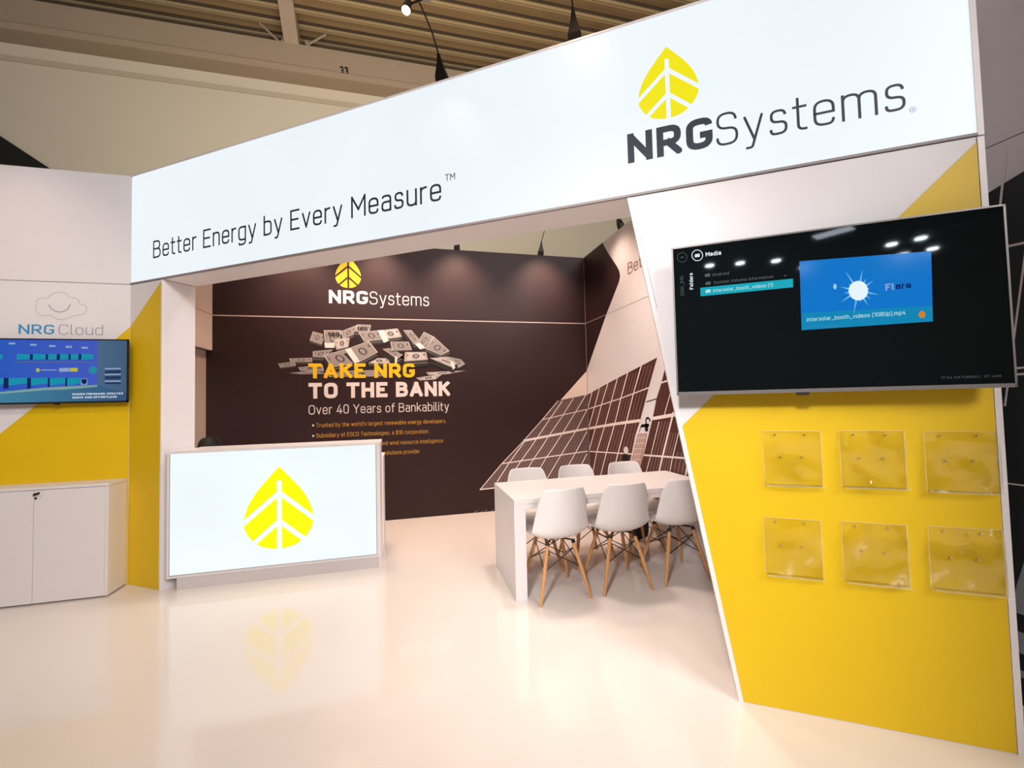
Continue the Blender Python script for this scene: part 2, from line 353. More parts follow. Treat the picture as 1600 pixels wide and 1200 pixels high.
# leaf emblem: six segments of a drop shape, separated by a stem and two pairs of veins
def leaf_outline(n=40):
    pts = []
    P = [(0, 1), (.115, .9), (.225, .8), (.325, .7), (.405, .6), (.46, .5), (.494, .4), (.498, .3), (.44, .185), (.34, .09), (.2, .025), (0, 0)]
    def cr(a, b, c, d, u): return .5*((2*b)+(-a+c)*u+(2*a-5*b+4*c-d)*u*u+(-a+3*b-3*c+d)*u**3)
    Q = [(-.02, 1.005)]+P+[(-.2, .025)]
    for i in range(1, len(Q)-2):
        for j in range(5):
            u = j/5; pts.append(tuple(cr(Q[i-1][k], Q[i][k], Q[i+1][k], Q[i+2][k], u) for k in (0, 1)))
    pts.append((0, 0)); return pts
def leaf(pl, tc, z0, W, H, off, m, parent, **k):
    half = leaf_outline(); g = .036; bm = bmesh.new(); sl = .68   # veins fall outwards
    half = half+[(0, 0)]
    def band(c0, c1):        # c0 <= y + sl*x <= c1
        p = clip(half, -1, 0, -.0 if c1 > 5 else -g)
        p = clip(p, sl, 1, c1); p = clip(p, -sl, -1, -c0); return p
    v1, v2, hw = .68, .335, .037
    pieces = [band(-9, v2-hw), band(v2+hw, v1-hw)]
    top = clip(half, -sl, -1, -(v1+hw))
    pieces.append(top)
    for sgn in (1, -1):
        for i, p in enumerate(pieces):
            if len(p) < 3: continue
            if i == 2:
                a = clip(p, 0, -1, -.83)              # above the stem's tip
                b = clip(clip(p, 0, 1, .83), -1, 0, -g)
                lst = [a, b]
            else: lst = [p]
            for poly in lst:
                if len(poly) < 3: continue
                vs = [bm.verts.new(pl.at(tc+sgn*x*W, z0+y*H, off)) for x, y in poly]
                bm.faces.new(vs)
    return obj('leaf_emblem', bm, m, parent, **k)

# ================================================================== SETTING
def floor_mat():
    m = mat('glossy_cream_floor', srgb(225, 214, 206), .10, var=.015, scale=1.5, spec=.5, coat=.3)
    m.node_tree.nodes['Principled BSDF'].inputs['Coat Roughness'].default_value = .05
    return m
struct('floor', box_bm(-14, 14, -24, 9.3, -.1, 0), floor_mat())
# hall shell
HY = 9.0
HPL = Plane((0, HY, 0), (1, 0, 0), (0, -1, 0))
zb = HPL.px(250, 100)[1]          # underside of the crane beam
wh = struct('wall_hall', box_bm(-14, 14, HY, HY+.3, 0, zb), HALLW)
struct('wall_hall_side', box_bm(-14.3, -14, -24, HY+.3, 0, 11), HALLW)
struct('wall_hall_far_side', box_bm(14, 14.3, -24, HY+.3, 0, 11), HALLW)
struct('wall_hall_rear', box_bm(-14.3, 14.3, -24.3, -24, 0, 11), HALLB)
op = HPL.pxs([(-150, 112), (0, 212), (76, 262), (130, 300), (130, 500), (-150, 500)])
obj('dark_opening', prism(HPL, op, .0, .06), VOID, wh)  # black sheet on the wall stands in for the darkness of a recess
bmn = bmesh.new()
box_bm(-14, 14, HY-.35, HY+.05, zb-.02, zb+.10, 0, bmn)
beam = struct('trim_1', bmn, HALLB)
obj('beam_web', box_bm(-14, 14, HY-.25, HY+.0, zb+.14, zb+.62), HALLB, beam)
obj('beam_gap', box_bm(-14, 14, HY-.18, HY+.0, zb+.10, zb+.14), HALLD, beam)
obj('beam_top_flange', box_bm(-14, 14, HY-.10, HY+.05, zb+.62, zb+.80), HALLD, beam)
obj('wall_lip', box_bm(-14, 14, HY-.015, HY, zb-.34, zb-.24), mat('hall_lip_paint', srgb(172, 162, 144), .8), beam)
P33 = Plane((0, HY-.25, 0), (1, 0, 0), (0, -1, 0)); a = P33.px(531, 116.5); b = P33.px(544, 105)
letters(P33, '33', a[0], b[0], a[1], b[1]-a[1], .22, BLACK, .004, beam, 'beam_number')
# corrugated roof deck
DZ = zb+1.05; bm = bmesh.new(); pitch = .36; yy = HY-8
prof = []
while yy < HY+4: prof += [(yy, DZ+.1), (yy+pitch*.45, DZ+.1), (yy+pitch*.53, DZ), (yy+pitch*.92, DZ)]; yy += pitch
prev = None
for y_, z_ in prof:
    c = (bm.verts.new((-14, y_, z_)), bm.verts.new((14, y_, z_)))
    if prev: bm.faces.new((prev[0], prev[1], c[1], c[0]))
    prev = c
deck = struct('ceiling', bm, DECK)
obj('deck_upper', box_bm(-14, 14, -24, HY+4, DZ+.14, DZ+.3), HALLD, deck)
bm = bmesh.new()
for k in range(34):
    y_ = HY-8+pitch*k+pitch*.50; box_bm(-14, 14, y_, y_+.018, DZ-.012, DZ+.09, 0, bm)
obj('deck_joints', bm, HALLD, deck, kind='stuff')
bm = bmesh.new()
for k in range(34):
    y_ = HY-8+pitch*k+pitch*.60; box_bm(-14, 14, y_, y_+.05, DZ-.016, DZ-.002, 0, bm); box_bm(-14, 14, y_+.085, y_+.10, DZ-.012, DZ-.002, 0, bm)
obj('deck_lips', bm, mat('deck_lip_steel', srgb(176, 158, 124), .6), deck, kind='stuff')
# raking strut between the beam and the deck, with its two tie rods
g0 = HPL.px(463, 84); 
bm = bmesh.new()
vA = [Vector((g0[0]-.16, HY-.2, g0[1]-.05)), Vector((g0[0]+.10, HY-.2, g0[1]-.05))]
for hw, m_, nm in ((0, HALLB, 'strut'),):
    v = []
    for p in vA: v += [p, p+Vector((0, .22, .1)), ]
    up = Vector((0, -1.1, 1.12))
    b1 = [bm.verts.new(p) for p in (vA[0], vA[1], vA[1]+Vector((0, .2, .1)), vA[0]+Vector((0, .2, .1)))]
    b2 = [bm.verts.new(p.co+up) for p in b1]
    for i in range(4): bm.faces.new((b1[i], b1[(i+1) % 4], b2[(i+1) % 4], b2[i]))
    bm.faces.new(b1[::-1]); bm.faces.new(b2)
st = struct('trim_2', bm, HALLB)
bm = bmesh.new()
tube(bm, [HPL.at(*HPL.px(446, 83), .2), HPL.at(*HPL.px(411, 50), .2)], .02, 6)
tube(bm, [HPL.at(*HPL.px(482, 84), .2), HPL.at(*HPL.px(512, 67), .2)], .02, 6)
tube(bm, [HPL.at(*HPL.px(482, 78), .2), HPL.at(*HPL.px(488, 90), .2)], .035, 6)
tube(bm, [HPL.at(*HPL.px(443, 84), .2), HPL.at(*HPL.px(447, 76), .2)], .035, 6)
obj('tie_rod', bm, HALLB, st)

# ---- booth walls (two panels each, joint at 2.5 m)
def wall(name, pl, t0, t1, m, th=.05, lower=None, z0=0):
    root = bpy.data.objects.new(name, None); COL.objects.link(root); root['kind'] = 'structure'
    obj('panel', prism(pl, rect(t0, t1, z0, ZM-.003), -th, 0), m, root)
    obj('panel', prism(pl, rect(t0, t1, ZM+.003, ZT), -th, 0), m, root)
    obj('joint', prism(pl, rect(t0, t1, ZM-.004, ZM+.004), -th+.005, -.004), GREYT, root)
    return root
WL = wall('wall_left', LP, -4.2, XL, WALLW)
WB = wall('wall_back', BP, XBL-.3, XS+.05, DARKP)
WR = wall('wall_right', SP, .55, YB, WALLW)
# joint lines on the dark wall read pale
obj('pale_joint', prism(BP, rect(XBL, XS, ZM-.007, ZM+.005), -.003, .002), LINE, WB)
obj('corner_trim', box_bm(XS-.006, XS, YB-.006, YB, 0, ZT), CELL, WB)
# left wall: yellow swoosh, cloud mark and name
yl = [(XL-.002, 2.138), (-2.333, 2.039), (-2.861, 1.5), (-3.093, 1.275), (-4.2, .20), (-4.2, 0), (XL-.002, 0)]
obj('yellow_print', flat(LP, [yl], .0015), YEL, WL)
cp = LP.pxs([(x/5.714, 440+y/5.714) for x, y in [(325,190),(345,155),(385,145),(430,150),(460,115),(530,95),(590,108),(620,142),(670,145),(708,175),(715,200),(755,208),(775,240),(765,275),(730,292),(690,300),(640,312),(600,328),(540,340),(490,325),(455,303),(400,305),(345,290),(325,250),(325,190)]])
sm = LP.pxs([(x/5.714, 440+y/5.714) for x, y in [(438,205),(450,230),(480,257),(530,272),(580,262),(610,238),(628,200)]])
bm = bmesh.new()
def smooth_pts(p, closed):
    v = [Vector(a) for a in p]; n = len(v)
    out = []
    for i in range(n-1):
        a = v[i-1] if i else (v[-2] if closed else v[0]); b = v[i]; c = v[i+1]; d = v[i+2] if i+2 < n else (v[1] if closed else v[-1])
        for j in range(4):
            u = j/4; out.append(.5*((2*b)+(-a+c)*u+(2*a-5*b+4*c-d)*u*u+(-a+3*b-3*c+d)*u**3))
    out.append(v[-1]); return out
stroke(LP, smooth_pts(cp, True), .005, .0016, bm, True)
obj('cloud_outline', bm, mat('pale_grey_letters', srgb(196, 186, 186), .5), WL)
bm = bmesh.new(); stroke(LP, smooth_pts(sm, False), .009, .0018, bm); obj('smile_mark', bm, mat('mid_grey_letters', srgb(178, 172, 176), .5), WL)
letters(LP, 'NRG', -2.989, -2.757, 2.068, .078, .15, LETB, .0016, WL)
letters(LP, 'Cloud', -2.727, -2.427, 2.066, .085, .06, LETG, .0016, WL)

# ---- back wall print
def cornersplit(pts): return pts
white_b = BP.pxs([(917.5, 579), (875, 626), (917.5, 616.5)]); white_b[0] = (XS-.0, white_b[0][1]); white_b[2] = (XS-.0, white_b[2][1])
obj('white_print', flat(BP, [white_b], .001), PEACH, WB)
pb = BP.pxs([(917.5, 616.5), (872, 626), (847, 656), (818, 689), (784, 724.5), (750, 765), (775, 762.5), (917.5, 747)])
pb[0] = (XS, pb[0][1]); pb[-1] = (XS, pb[-1][1])
obj('solar_panel_print', flat(BP, [pb], .0012), mat('pale_solar_cell_print', srgb(104, 82, 82), .45, var=.3, scale=25), WB)
Lb = [[(821,688),(796,722.5),(776.5,753)], [(878.8,626.3),(860,653),(838.8,685),(828.5,700),(813,721.5),(793,752.5)],
      [(896,622),(878.8,650),(857.5,681),(845.5,700),(833,718),(813,752)], [(915,617.5),(898,646),(878.8,677),(864,700),(854,714),(833,750)],
      [(917.2,640),(900,673),(883,700),(877,710),(854,749)], [(917,674),(900,706),(877,747)], [(917,709),(900,742)]]
Hb = [([(847.5,655.6),(918,639.4)], .012), ([(817.5,688.8),(900,673),(918,669.8)], .03), ([(784,724.5),(835,717),(900,707.5),(918,705)], .014), ([(749.5,765),(775,762)], .014), ([(872,626),(847,656),(818,689),(784,724.5),(750,765)], .010)]
bm = bmesh.new()
for l in Lb: stroke(BP, BP.pxs(l), .012, .0018, bm)
for l, wd in Hb: stroke(BP, BP.pxs(l), wd, .0022, bm)
obj('panel_frame_lines', bm, CELL2, WB)
def between(l1, l2, n, pl, bm, wd, off):
    def samp(l, u):
        y = u; 
        for i in range(len(l)-1):
            if (l[i][1]-y)*(l[i+1][1]-y) <= 0 and l[i][1] != l[i+1][1]:
                k = (y-l[i][1])/(l[i+1][1]-l[i][1]); return l[i][0]+(l[i+1][0]-l[i][0])*k
        return None
    y0 = max(l1[0][1], l2[0][1]); y1 = min(l1[-1][1], l2[-1][1])
    for j in range(1, n):
        pts = []
        for k in range(9):
            y = y0+(y1-y0)*k/8; a, b = samp(l1, y+(.01 if k == 0 else -.01 if k == 8 else 0)), samp(l2, y+(.01 if k == 0 else -.01 if k == 8 else 0))
            if a is None or b is None: continue
            pts.append((a+(b-a)*j/n, y))
        if len(pts) > 1: stroke(pl, pl.pxs(pts), wd, off, bm)
bm = bmesh.new()
for i in range(1, 5): between(Lb[i], Lb[i+1], 4, BP, bm, .005, .0015)
between(Lb[0], Lb[1], 3, BP, bm, .005, .0015); between(Lb[5], Lb[6], 3, BP, bm, .005, .0015)
obj('cell_lines', bm, CELL, WB, kind='stuff')
# scraped specks along the foot of the wall
bm = bmesh.new()
for k in range(46):
    x = 722+random.random()*56; y = 0; f = 808.5-(x-700)*.078
    a = BP.px(x, f-1.5-abs(random.gauss(0, 3.2))*(x-712)/55); s = .004+random.random()*.007
    bm.faces.new([bm.verts.new(BP.at(a[0]+s*cos(t)*1.8, max(.004, a[1]+s*sin(t)*.6), .0015)) for t in [i*pi/3 for i in range(6)]])
obj('scuff_marks', bm, mat('scuff', srgb(120, 110, 108), .6), WB, kind='stuff')
# lettering and logo
leaf(BP, -.653, 2.876, .30, .40, .002, LETY, WB)
letters(BP, 'NRG', -.877, -.425, 2.680, .163, .21, LETW, .002, WB)
letters(BP, 'Systems', -.405, .322, 2.680, .163, .075, LETW, .002, WB)
letters(BP, 'TAKE NRG', -1.112, .132, 1.762, .180, .235, LETY, .0085, WB)
letters(BP, 'TO THE BANK', -1.112, .572, 1.520, .188, .24, LETW, .002, WB)
letters(BP, 'Over 40 Years of Bankability', -1.112, .552, 1.330, .112, .095, LETW, .002, WB)
LY2 = mat('ochre_letters', srgb(205, 150, 45), .5)
for s, t0, t1, z in (("Trusted by the world's largest renewable energy developers.", -1.03, .514, 1.175), ('Subsidiary of ESCO Technologies, a $1B corporation.', -1.03, .296, 1.052), ('and wind resource intelligence', -.295, .469, .926), ('s solutions provider', -.30, .178, .806)):
    letters(BP, s, t0, t1, z, .050, .11, LY2, .002, WB)
bm = bmesh.new()
for z in (1.18, 1.055): flat(BP, [[(-1.072, z+.005), (-1.045, z+.02), (-1.072, z+.035)]], .002, bm)
obj('bullet_mark', bm, LETW, WB)
# the printed heap of banknote bundles
G = [mat('note_print_%d' % i, srgb(*c), .5, var=.12, scale=40) for i, c in enumerate([(196,188,184),(150,142,139),(112,104,102),(66,58,57),(34,28,28),(232,224,220)])]
notes = [
 ((160,400),(340,395),(345,428),(170,425),14),((75,440),(200,425),(212,455),(90,472),10),((230,470),(420,450),(430,500),(250,495),8),((160,515),(330,496),(460,520),(260,524),0),((1150,552),(1360,520),(1300,565),(1180,572),0),((1230,508),(1540,495),(1400,522),(1250,530),0),((450,500),(900,490),(900,540),(470,545),0),
 ((345,190),(440,215),(412,290),(320,258),16),((430,180),(565,180),(550,300),(440,300),22),((560,190),(690,140),(660,215),(580,245),20),((690,135),(798,140),(782,195),(675,190),30),
 ((1050,180),(1115,180),(1195,275),(1135,292),26),((860,182),(1005,166),(1042,232),(900,252),22),((700,195),(862,180),(902,252),(745,268),26),
 ((345,345),(500,330),(430,392),(345,388),26),((790,395),(930,400),(950,440),(780,440),16),((890,328),(945,320),(1048,372),(1000,405),36),((950,270),(1092,270),(1118,332),(962,338),10),
 ((1212,193),(1292,232),(1202,322),(1148,292),16),((1290,230),(1412,342),(1345,374),(1218,322),22),((1388,385),(1500,408),(1532,442),(1480,472),12),((1255,398),(1385,388),(1472,440),(1432,470),28),
 ((1065,350),(1228,350),(1242,410),(1058,424),34),((505,250),(632,238),(622,312),(530,332),10),((430,376),(602,328),(705,432),(488,470),26),((598,330),(782,264),(852,352),(702,432),26)]
bms = [bmesh.new() for _ in G]; off = .0015
def cpx(p): return BP.px(420+p[0]/5, 480+p[1]/5)
for a, b, c, d, th in notes:
    off += .0002
    P4 = [Vector(cpx(p)) for p in (a, b, c, d)]; cen = sum(P4, Vector((0, 0)))/4
    dn = Vector((0, -th*.00166))
    if th > 12:      # dark gap printed under each bundle
        flat(BP, [[tuple(p+(p-cen)*.10+dn*1.35) for p in P4]], off-.00006, bms[4])
    if th:
        # the side of the stack, printed as dark and light edges
        for k in range(4):
            o_ = dn*(k/4); o2 = dn*((k+1)/4)
            for (u, v) in ((3, 2), (2, 1)):
                if P4[u].y > cen.y and P4[v].y > cen.y: continue
                flat(BP, [[tuple(P4[u]+o_), tuple(P4[v]+o_), tuple(P4[v]+o2), tuple(P4[u]+o2)]], off, bms[(3, 4, 2, 4)[k]])
    flat(BP, [[tuple(p) for p in P4]], off+.00005, bms[0])
    def ins(k): return [p+(cen-p)*k for p in P4]
    I1 = ins(.10); flat(BP, [[tuple(p) for p in I1]], off+.0001, bms[2])
    I2 = ins(.15); flat(BP, [[tuple(p) for p in I2]], off+.00013, bms[1] if random.random() < .55 else bms[0])
    e1 = (P4[1]-P4[0]+P4[2]-P4[3])/2; e2 = (P4[3]-P4[0]+P4[2]-P4[1])/2
    ov = [cen+e1*(.16*cos(t))+e2*(.27*sin(t)) for t in [i*pi/6 for i in range(12)]]
    flat(BP, [[tuple(p) for p in ov]], off+.00016, bms[3])
    ov = [cen+e1*(.10*cos(t))+e2*(.2*sin(t)) for t in [i*pi/6 for i in range(12)]]
    flat(BP, [[tuple(p) for p in ov]], off+.00018, bms[1])
    for s_ in (-.37, .37):
        c2 = cen+e1*s_; flat(BP, [[tuple(c2+e1*x+e2*y) for x, y in ((-.03, -.25), (.03, -.25), (.03, -.05), (-.03, -.05))]], off+.00016, bms[2 if s_ < 0 else 3])
for band in (((595,330),(640,318),(712,425),(672,440)), ((850,182),(892,178),(938,262),(900,280)), ((1145,290),(1175,275),(1222,318),(1182,330)), ((435,280),(515,280),(512,318),(440,318)), ((985,385),(1005,390),(1000,440),(985,440)), ((1415,430),(1440,425),(1455,470),(1440,490))):
    off += .0001; flat(BP, [[cpx(p) for p in band]], .0079, bms[5])
for s, p0, p1, cp_ in (('100', (462, 228), (552, 222), 30), ('100', (690, 182), (770, 176), 26)):
    a = cpx(p0); b = cpx(p1); letters(BP, s, a[0], b[0], a[1], cp_*.00166, .22, None, .0078, bm=bms[4])
root_money = None
for i, b_ in enumerate(bms): obj('banknote_print', b_, G[i], WB, kind='stuff')

# ---- right-hand side wall print (t = world y)
dk = SP.pxs([(941.5, 381), (950, 395), (964, 416), (968, 424), (969, 432), (967, 441), (948, 490), (917.6, 578)])
poly = [(YB, ZT), (dk[0][0], ZT)]+dk[1:-1]+[(YB, dk[-1][1])]
obj('dark_print', flat(SP, [poly], .001), DARKP, WR)
bm = bmesh.new(); stroke(SP, [(YB, ZM), (4.92, ZM)], .008, .0016, bm); obj('print_joint', bm, GREYT, WR)
A = SP.pxs([(916.5, 616.5), (950, 598.8), (981, 582.5), (1027, 558.5), (1013.7, 606), (1000.6, 656), (992.5, 681), (985, 720), (975, 770)])
A[0] = (YB, A[0][1]); zend = A[-1][1]; A.append((YB, .38))
obj('solar_panel_print', flat(SP, [A], .0012), PANELC, WR)
topB = SP.px(1038.7, 577.5)
B1 = SP.pxs([(1033.7, 598), (1026, 622.5), (1020, 653), (1006, 711), (998.7, 736), (988, 780)])
obj('solar_panel_print', flat(SP, [[(1.9, topB[1]+(topB[0]-1.9)*.215), topB]+B1+[(1.9, .15)]], .0012), PANELC, WR)
obj('dark_panel_print', flat(SP, [[(.56, 2.53), (1.9, topB[1]+(topB[0]-1.9)*.215), (1.9, .12), (.56, .12)]], .0012), PANELD, WR)
Sl = [[(925.6,611),(918.8,638.8)], [(937,606),(929,636),(920.6,666)], [(950,598.8),(940,632.5),(931,667),(920.6,704)], [(965,591),(955.6,626),(945,666),(933,705),(925.6,742),(917,775)],
      [(981,582.5),(971,620),(960.5,663),(948,706),(938.8,742.5),(930,777)], [(1002.5,570.6),(990.6,612.5),(978.8,660),(966,707.5),(957,743),(948,777)], [(1027,558.5),(1013.7,606),(1000.6,656),(986,716),(972,777)]]
Sh = [([(918,639.4),(940,632.5),(970,622.5),(1014.4,605.6)], .014), ([(918,669.8),(961,662.5),(1000.6,657)], .034), ([(918,705),(987.5,709.4)], .014)]
Bl = [[(1047.5,615),(1038,649)], [(1030,659),(1017.5,710),(1010.6,735),(1002,770)], [(1052.5,644),(1035.6,712.5),(1030.6,734),(1022,770)], [(1060.6,676),(1051,715),(1047,736),(1040,770)], [(1078,707),(1072,740),(1066,770)]]
Bh = [([(1033.7,598),(1046,594)], .016), ([(1020,654),(1060,647)], .034), ([(1006,711),(1080,716.5)], .018)]
bm = bmesh.new()
for l in Sl[:-1]: stroke(SP, SP.pxs(l), .022, .0018, bm)
for i, l in enumerate(Bl): stroke(SP, SP.pxs(l), .026 if i in (2, 4) else .012, .0018, bm)
for l, wd in Sh+Bh: stroke(SP, SP.pxs(l), wd, .0022, bm)
obj('panel_frame_lines', bm, CELL2, WR)
bm = bmesh.new()
for i in range(0, 6): between(Sl[i], Sl[i+1], 4 if i > 0 else 2, SP, bm, .008, .0015)
for i in (1, 2, 3): between(Bl[i], Bl[i+1], 4, SP, bm, .008, .0015)
obj('cell_lines', bm, CELL, WR, kind='stuff')
stp = SP.pxs([(996.9, 677.5), (1011.5, 676.5), (1006, 711), (998.7, 736), (991, 770), (976, 770), (986, 722)])
obj('grid_print', flat(SP, [stp], .0016), GRIDP, WR)
bm = bmesh.new()
for k in range(9):
    y = 684+k*8.5; x = 996-k*2.0; stroke(SP, SP.pxs([(x-1.2, y+.6), (x+13, y-.2)]), .006, .002, bm)
for k in (.25, .5, .75): stroke(SP, SP.pxs([(997+14.5*k, 677), (986+14*k, 722), (974+14*k, 770)]), .006, .002, bm)
obj('grid_lines', bm, CELL2, WR, kind='stuff')
bm = bmesh.new()
stroke(SP, SP.pxs([(1010, 628), (1026, 623)]), .010, .002, bm)
hk = smooth_pts(SP.pxs([(1016, 659), (1015, 655), (1012, 653), (1009.5, 656), (1010, 664), (1010, 674)]), False)
stroke(SP, hk, .022, .002, bm)
flat(SP, [SP.pxs([(1001, 666), (1003, 663), (1014, 662), (1015, 666), (1011, 667), (1001, 668)]), SP.pxs([(1008, 662), (1013, 662), (1013, 674), (1008, 674)])], .0022, bm)
stroke(SP, SP.pxs([(1002, 666), (999, 675)]), .008, .002, bm)
obj('climber_print', bm, PANELD, WR)
def ell(pl, cx, cy, rx, ry, n=14): return pl.pxs([(cx+rx*cos(2*pi*i/n), cy+ry*sin(2*pi*i/n)) for i in range(n)])
bm = flat(SP, [ell(SP, 978.3, 703.5, 3.6, 6)], .0026); flat(SP, [SP.pxs([(971, 722), (984, 720), (985, 726), (970, 727)])], .0024, bm)
obj('helmet_print', bm, LETW, WR)
obj('figure_print', flat(SP, [ell(SP, 977.5, 715, 5, 7.5)], .0025), PANELD, WR)
a = SP.px(982, 428); b = SP.px(1001, 420)
letters(Plane((XS, 0, 0), (0, -1, 0), (-1, 0, 0)), 'Better Energy', -4.345, -4.345+1.27, 2.842, .132, .085, LETBR, .002, WR)
# the lines of the print that show past the edge of the slanted wall
bm = bmesh.new()
for pts, wd in (([(1.4, 2.06), (.56, 2.0)], .010), ([(1.5, 1.52), (.56, 1.55)], .009), ([(1.5, 1.495), (.56, 1.522)], .009), ([(1.3, 1.04), (.56, 1.05)], .006), ([(1.205, 2.45), (1.252, 2.1)], .008), ([(1.165, 2.03), (1.262, 1.37)], .007)):
    stroke(SP, pts, wd, .002, bm)
obj('far_frame_lines', bm, LETW, WR)
obj('grey_frame_print', flat(SP, [[(1.262, .62), (1.286, .50), (1.20, .50), (1.16, .9), (1.19, .9)], rect(1.0, 1.3, .335, .425), rect(1.0, 1.3, .235, .265)], .002), mat('grey_print', srgb(150, 152, 158), .5), WR)

# ---- store cabin behind the pillar
CP = Plane((XBL, 0, 0), (0, 1, 0), (1, 0, 0))
root = bpy.data.objects.new('wall_store', None); COL.objects.link(root); root['kind'] = 'structure'
obj('panel', prism(CP, rect(4.55, YB, 2.095, ZM-.003), -.04, 0), PEACH, root)
obj('panel', prism(CP, rect(4.55, YB, ZM+.003, ZT), -.04, 0), PEACH, root)
obj('joint', prism(CP, rect(4.55, YB, ZM-.004, ZM+.004), -.035, -.003), LETBR, root)
obj('panel', prism(CP, rect(4.55, 4.80, 0, 2.095), -.04, 0), PEACH, root)
d1 = struct('door_1', prism(CP, rect(4.80, YB-.003, 0, 2.09), -.10, -.06), DOORM)
obj('door_handle', tube(bmesh.new(), [CP.at(4.86, 1.02, -.06), CP.at(4.86, 1.02, -.01), CP.at(4.98, 1.02, -.01)], .009, 8), CHROME, d1)

# ---- header plane: pillar and slanted wall
def trimmed(name): 
    r = bpy.data.objects.new(name, None); COL.objects.link(r); r['kind'] = 'structure'; return r
PL = trimmed('wall_pillar'); TC = .4022
obj('panel', prism(HP, rect(0.0, TC, 0, ZM-.004), -DEP, 0), WALLW, PL)
obj('edge_trim', prism(HP, rect(TC-.010, TC+.004, 0, ZM-.004), -.02, .004), TRIM, PL)
obj('yellow_print', flat(HP, [[(0.002, 2.138), (.388, 2.482), (TC-.012, 2.49), (TC-.012, .003), (.002, .003)]], .0015), YEL, PL)
WF = trimmed('wall_front')
S0, S1, RE = 4.078, 4.508, 5.512
obj('panel', prism(HP, [(S0, ZM-.004), (RE, ZM-.004), (RE, 0), (S1, 0)], -DEP, 0), WALLW, WF)
obj('edge_trim', prism(HP, [(S0, ZM-.006), (S0+.020, ZM-.006), (S1+.018, 0), (S1, 0)], -.02, .004), TRIM, WF)
obj('edge_trim', prism(HP, rect(RE-.022, RE, 0, ZM-.006), -.02, .004), TRIM, WF)
def sx(z): return S0+.020+(S1-S0)*(ZM-z)/ZM
obj('yellow_print', flat(HP, [[(sx(1.298), 1.298), (5.488, 2.475), (5.488, .003), (sx(.003), .003)]], .0015), YEL, WF)
bm = bmesh.new(); stroke(HP, [(S0+.026, ZM-.04), (sx(1.9)+.004, 1.9)], .0022, .0016, bm); obj('edge_grey_joint', bm, GREYT, WF)  # thin grey line beside the edge trim

# ================================================================== THINGS
# ---- header light box
o = HP.at(2.75, ZM)
hd = thing('header_sign', 'long white backlit header sign spanning the booth front, with slogan and leaf logo', 'sign', o)
ks = [obj('frame', prism(HP, rect(-.0, RE, ZM, ZT), -DEP, -.012), WALLW),
      obj('light_panel', prism(HP, rect(.004, RE-.020, ZM+.012, ZT-.010), -.012, .0), HEADERGLOW),
      obj('edge_profile', prism(HP, rect(RE-.020, RE, ZM, ZT), -.012, .006), TRIM),
      obj('edge_profile', prism(HP, rect(.0, RE-.020, ZM, ZM+.012), -.012, .006), GREYT),
      obj('edge_profile', prism(HP, rect(.0, RE-.020, ZT-.010, ZT), -.012, .006), TRIM)]
LETB2 = mat('charcoal_film_letters', srgb(38, 44, 60), .6, emit=.12)
ks += [letters(HP, 'Better Energy by Every Measure', .287, 2.976, 2.684, .147, .095, LETB2, .002),
       letters(HP, 'TM', 3.004, 3.072, 2.797, .042, .12, LETB2, .002),
       letters(HP, 'NRG', 4.088, 4.497, 2.678, .158, .21, LETB2, .002),
       letters(HP, 'Systems', 4.512, 5.262, 2.672, .165, .070, LETB2, .002),
       leaf(HP, 4.297, 2.873, .292, .378, .002, YELGLOW, None)]
bm = bmesh.new(); c = (5.285, 2.664)
stroke(HP, [(c[0]+.011*cos(i*pi/8), c[1]+.011*sin(i*pi/8)) for i in range(17)], .002, .002, bm, True)
letters(HP, 'R', c[0]-.004, c[0]+.005, c[1]-.006, .011, .15, None, .002, bm=bm)
ks.append(obj('registered_mark', bm, mat('pale_blue_film', srgb(110, 120, 170), .5, emit=.3)))
adopt(hd, *ks)

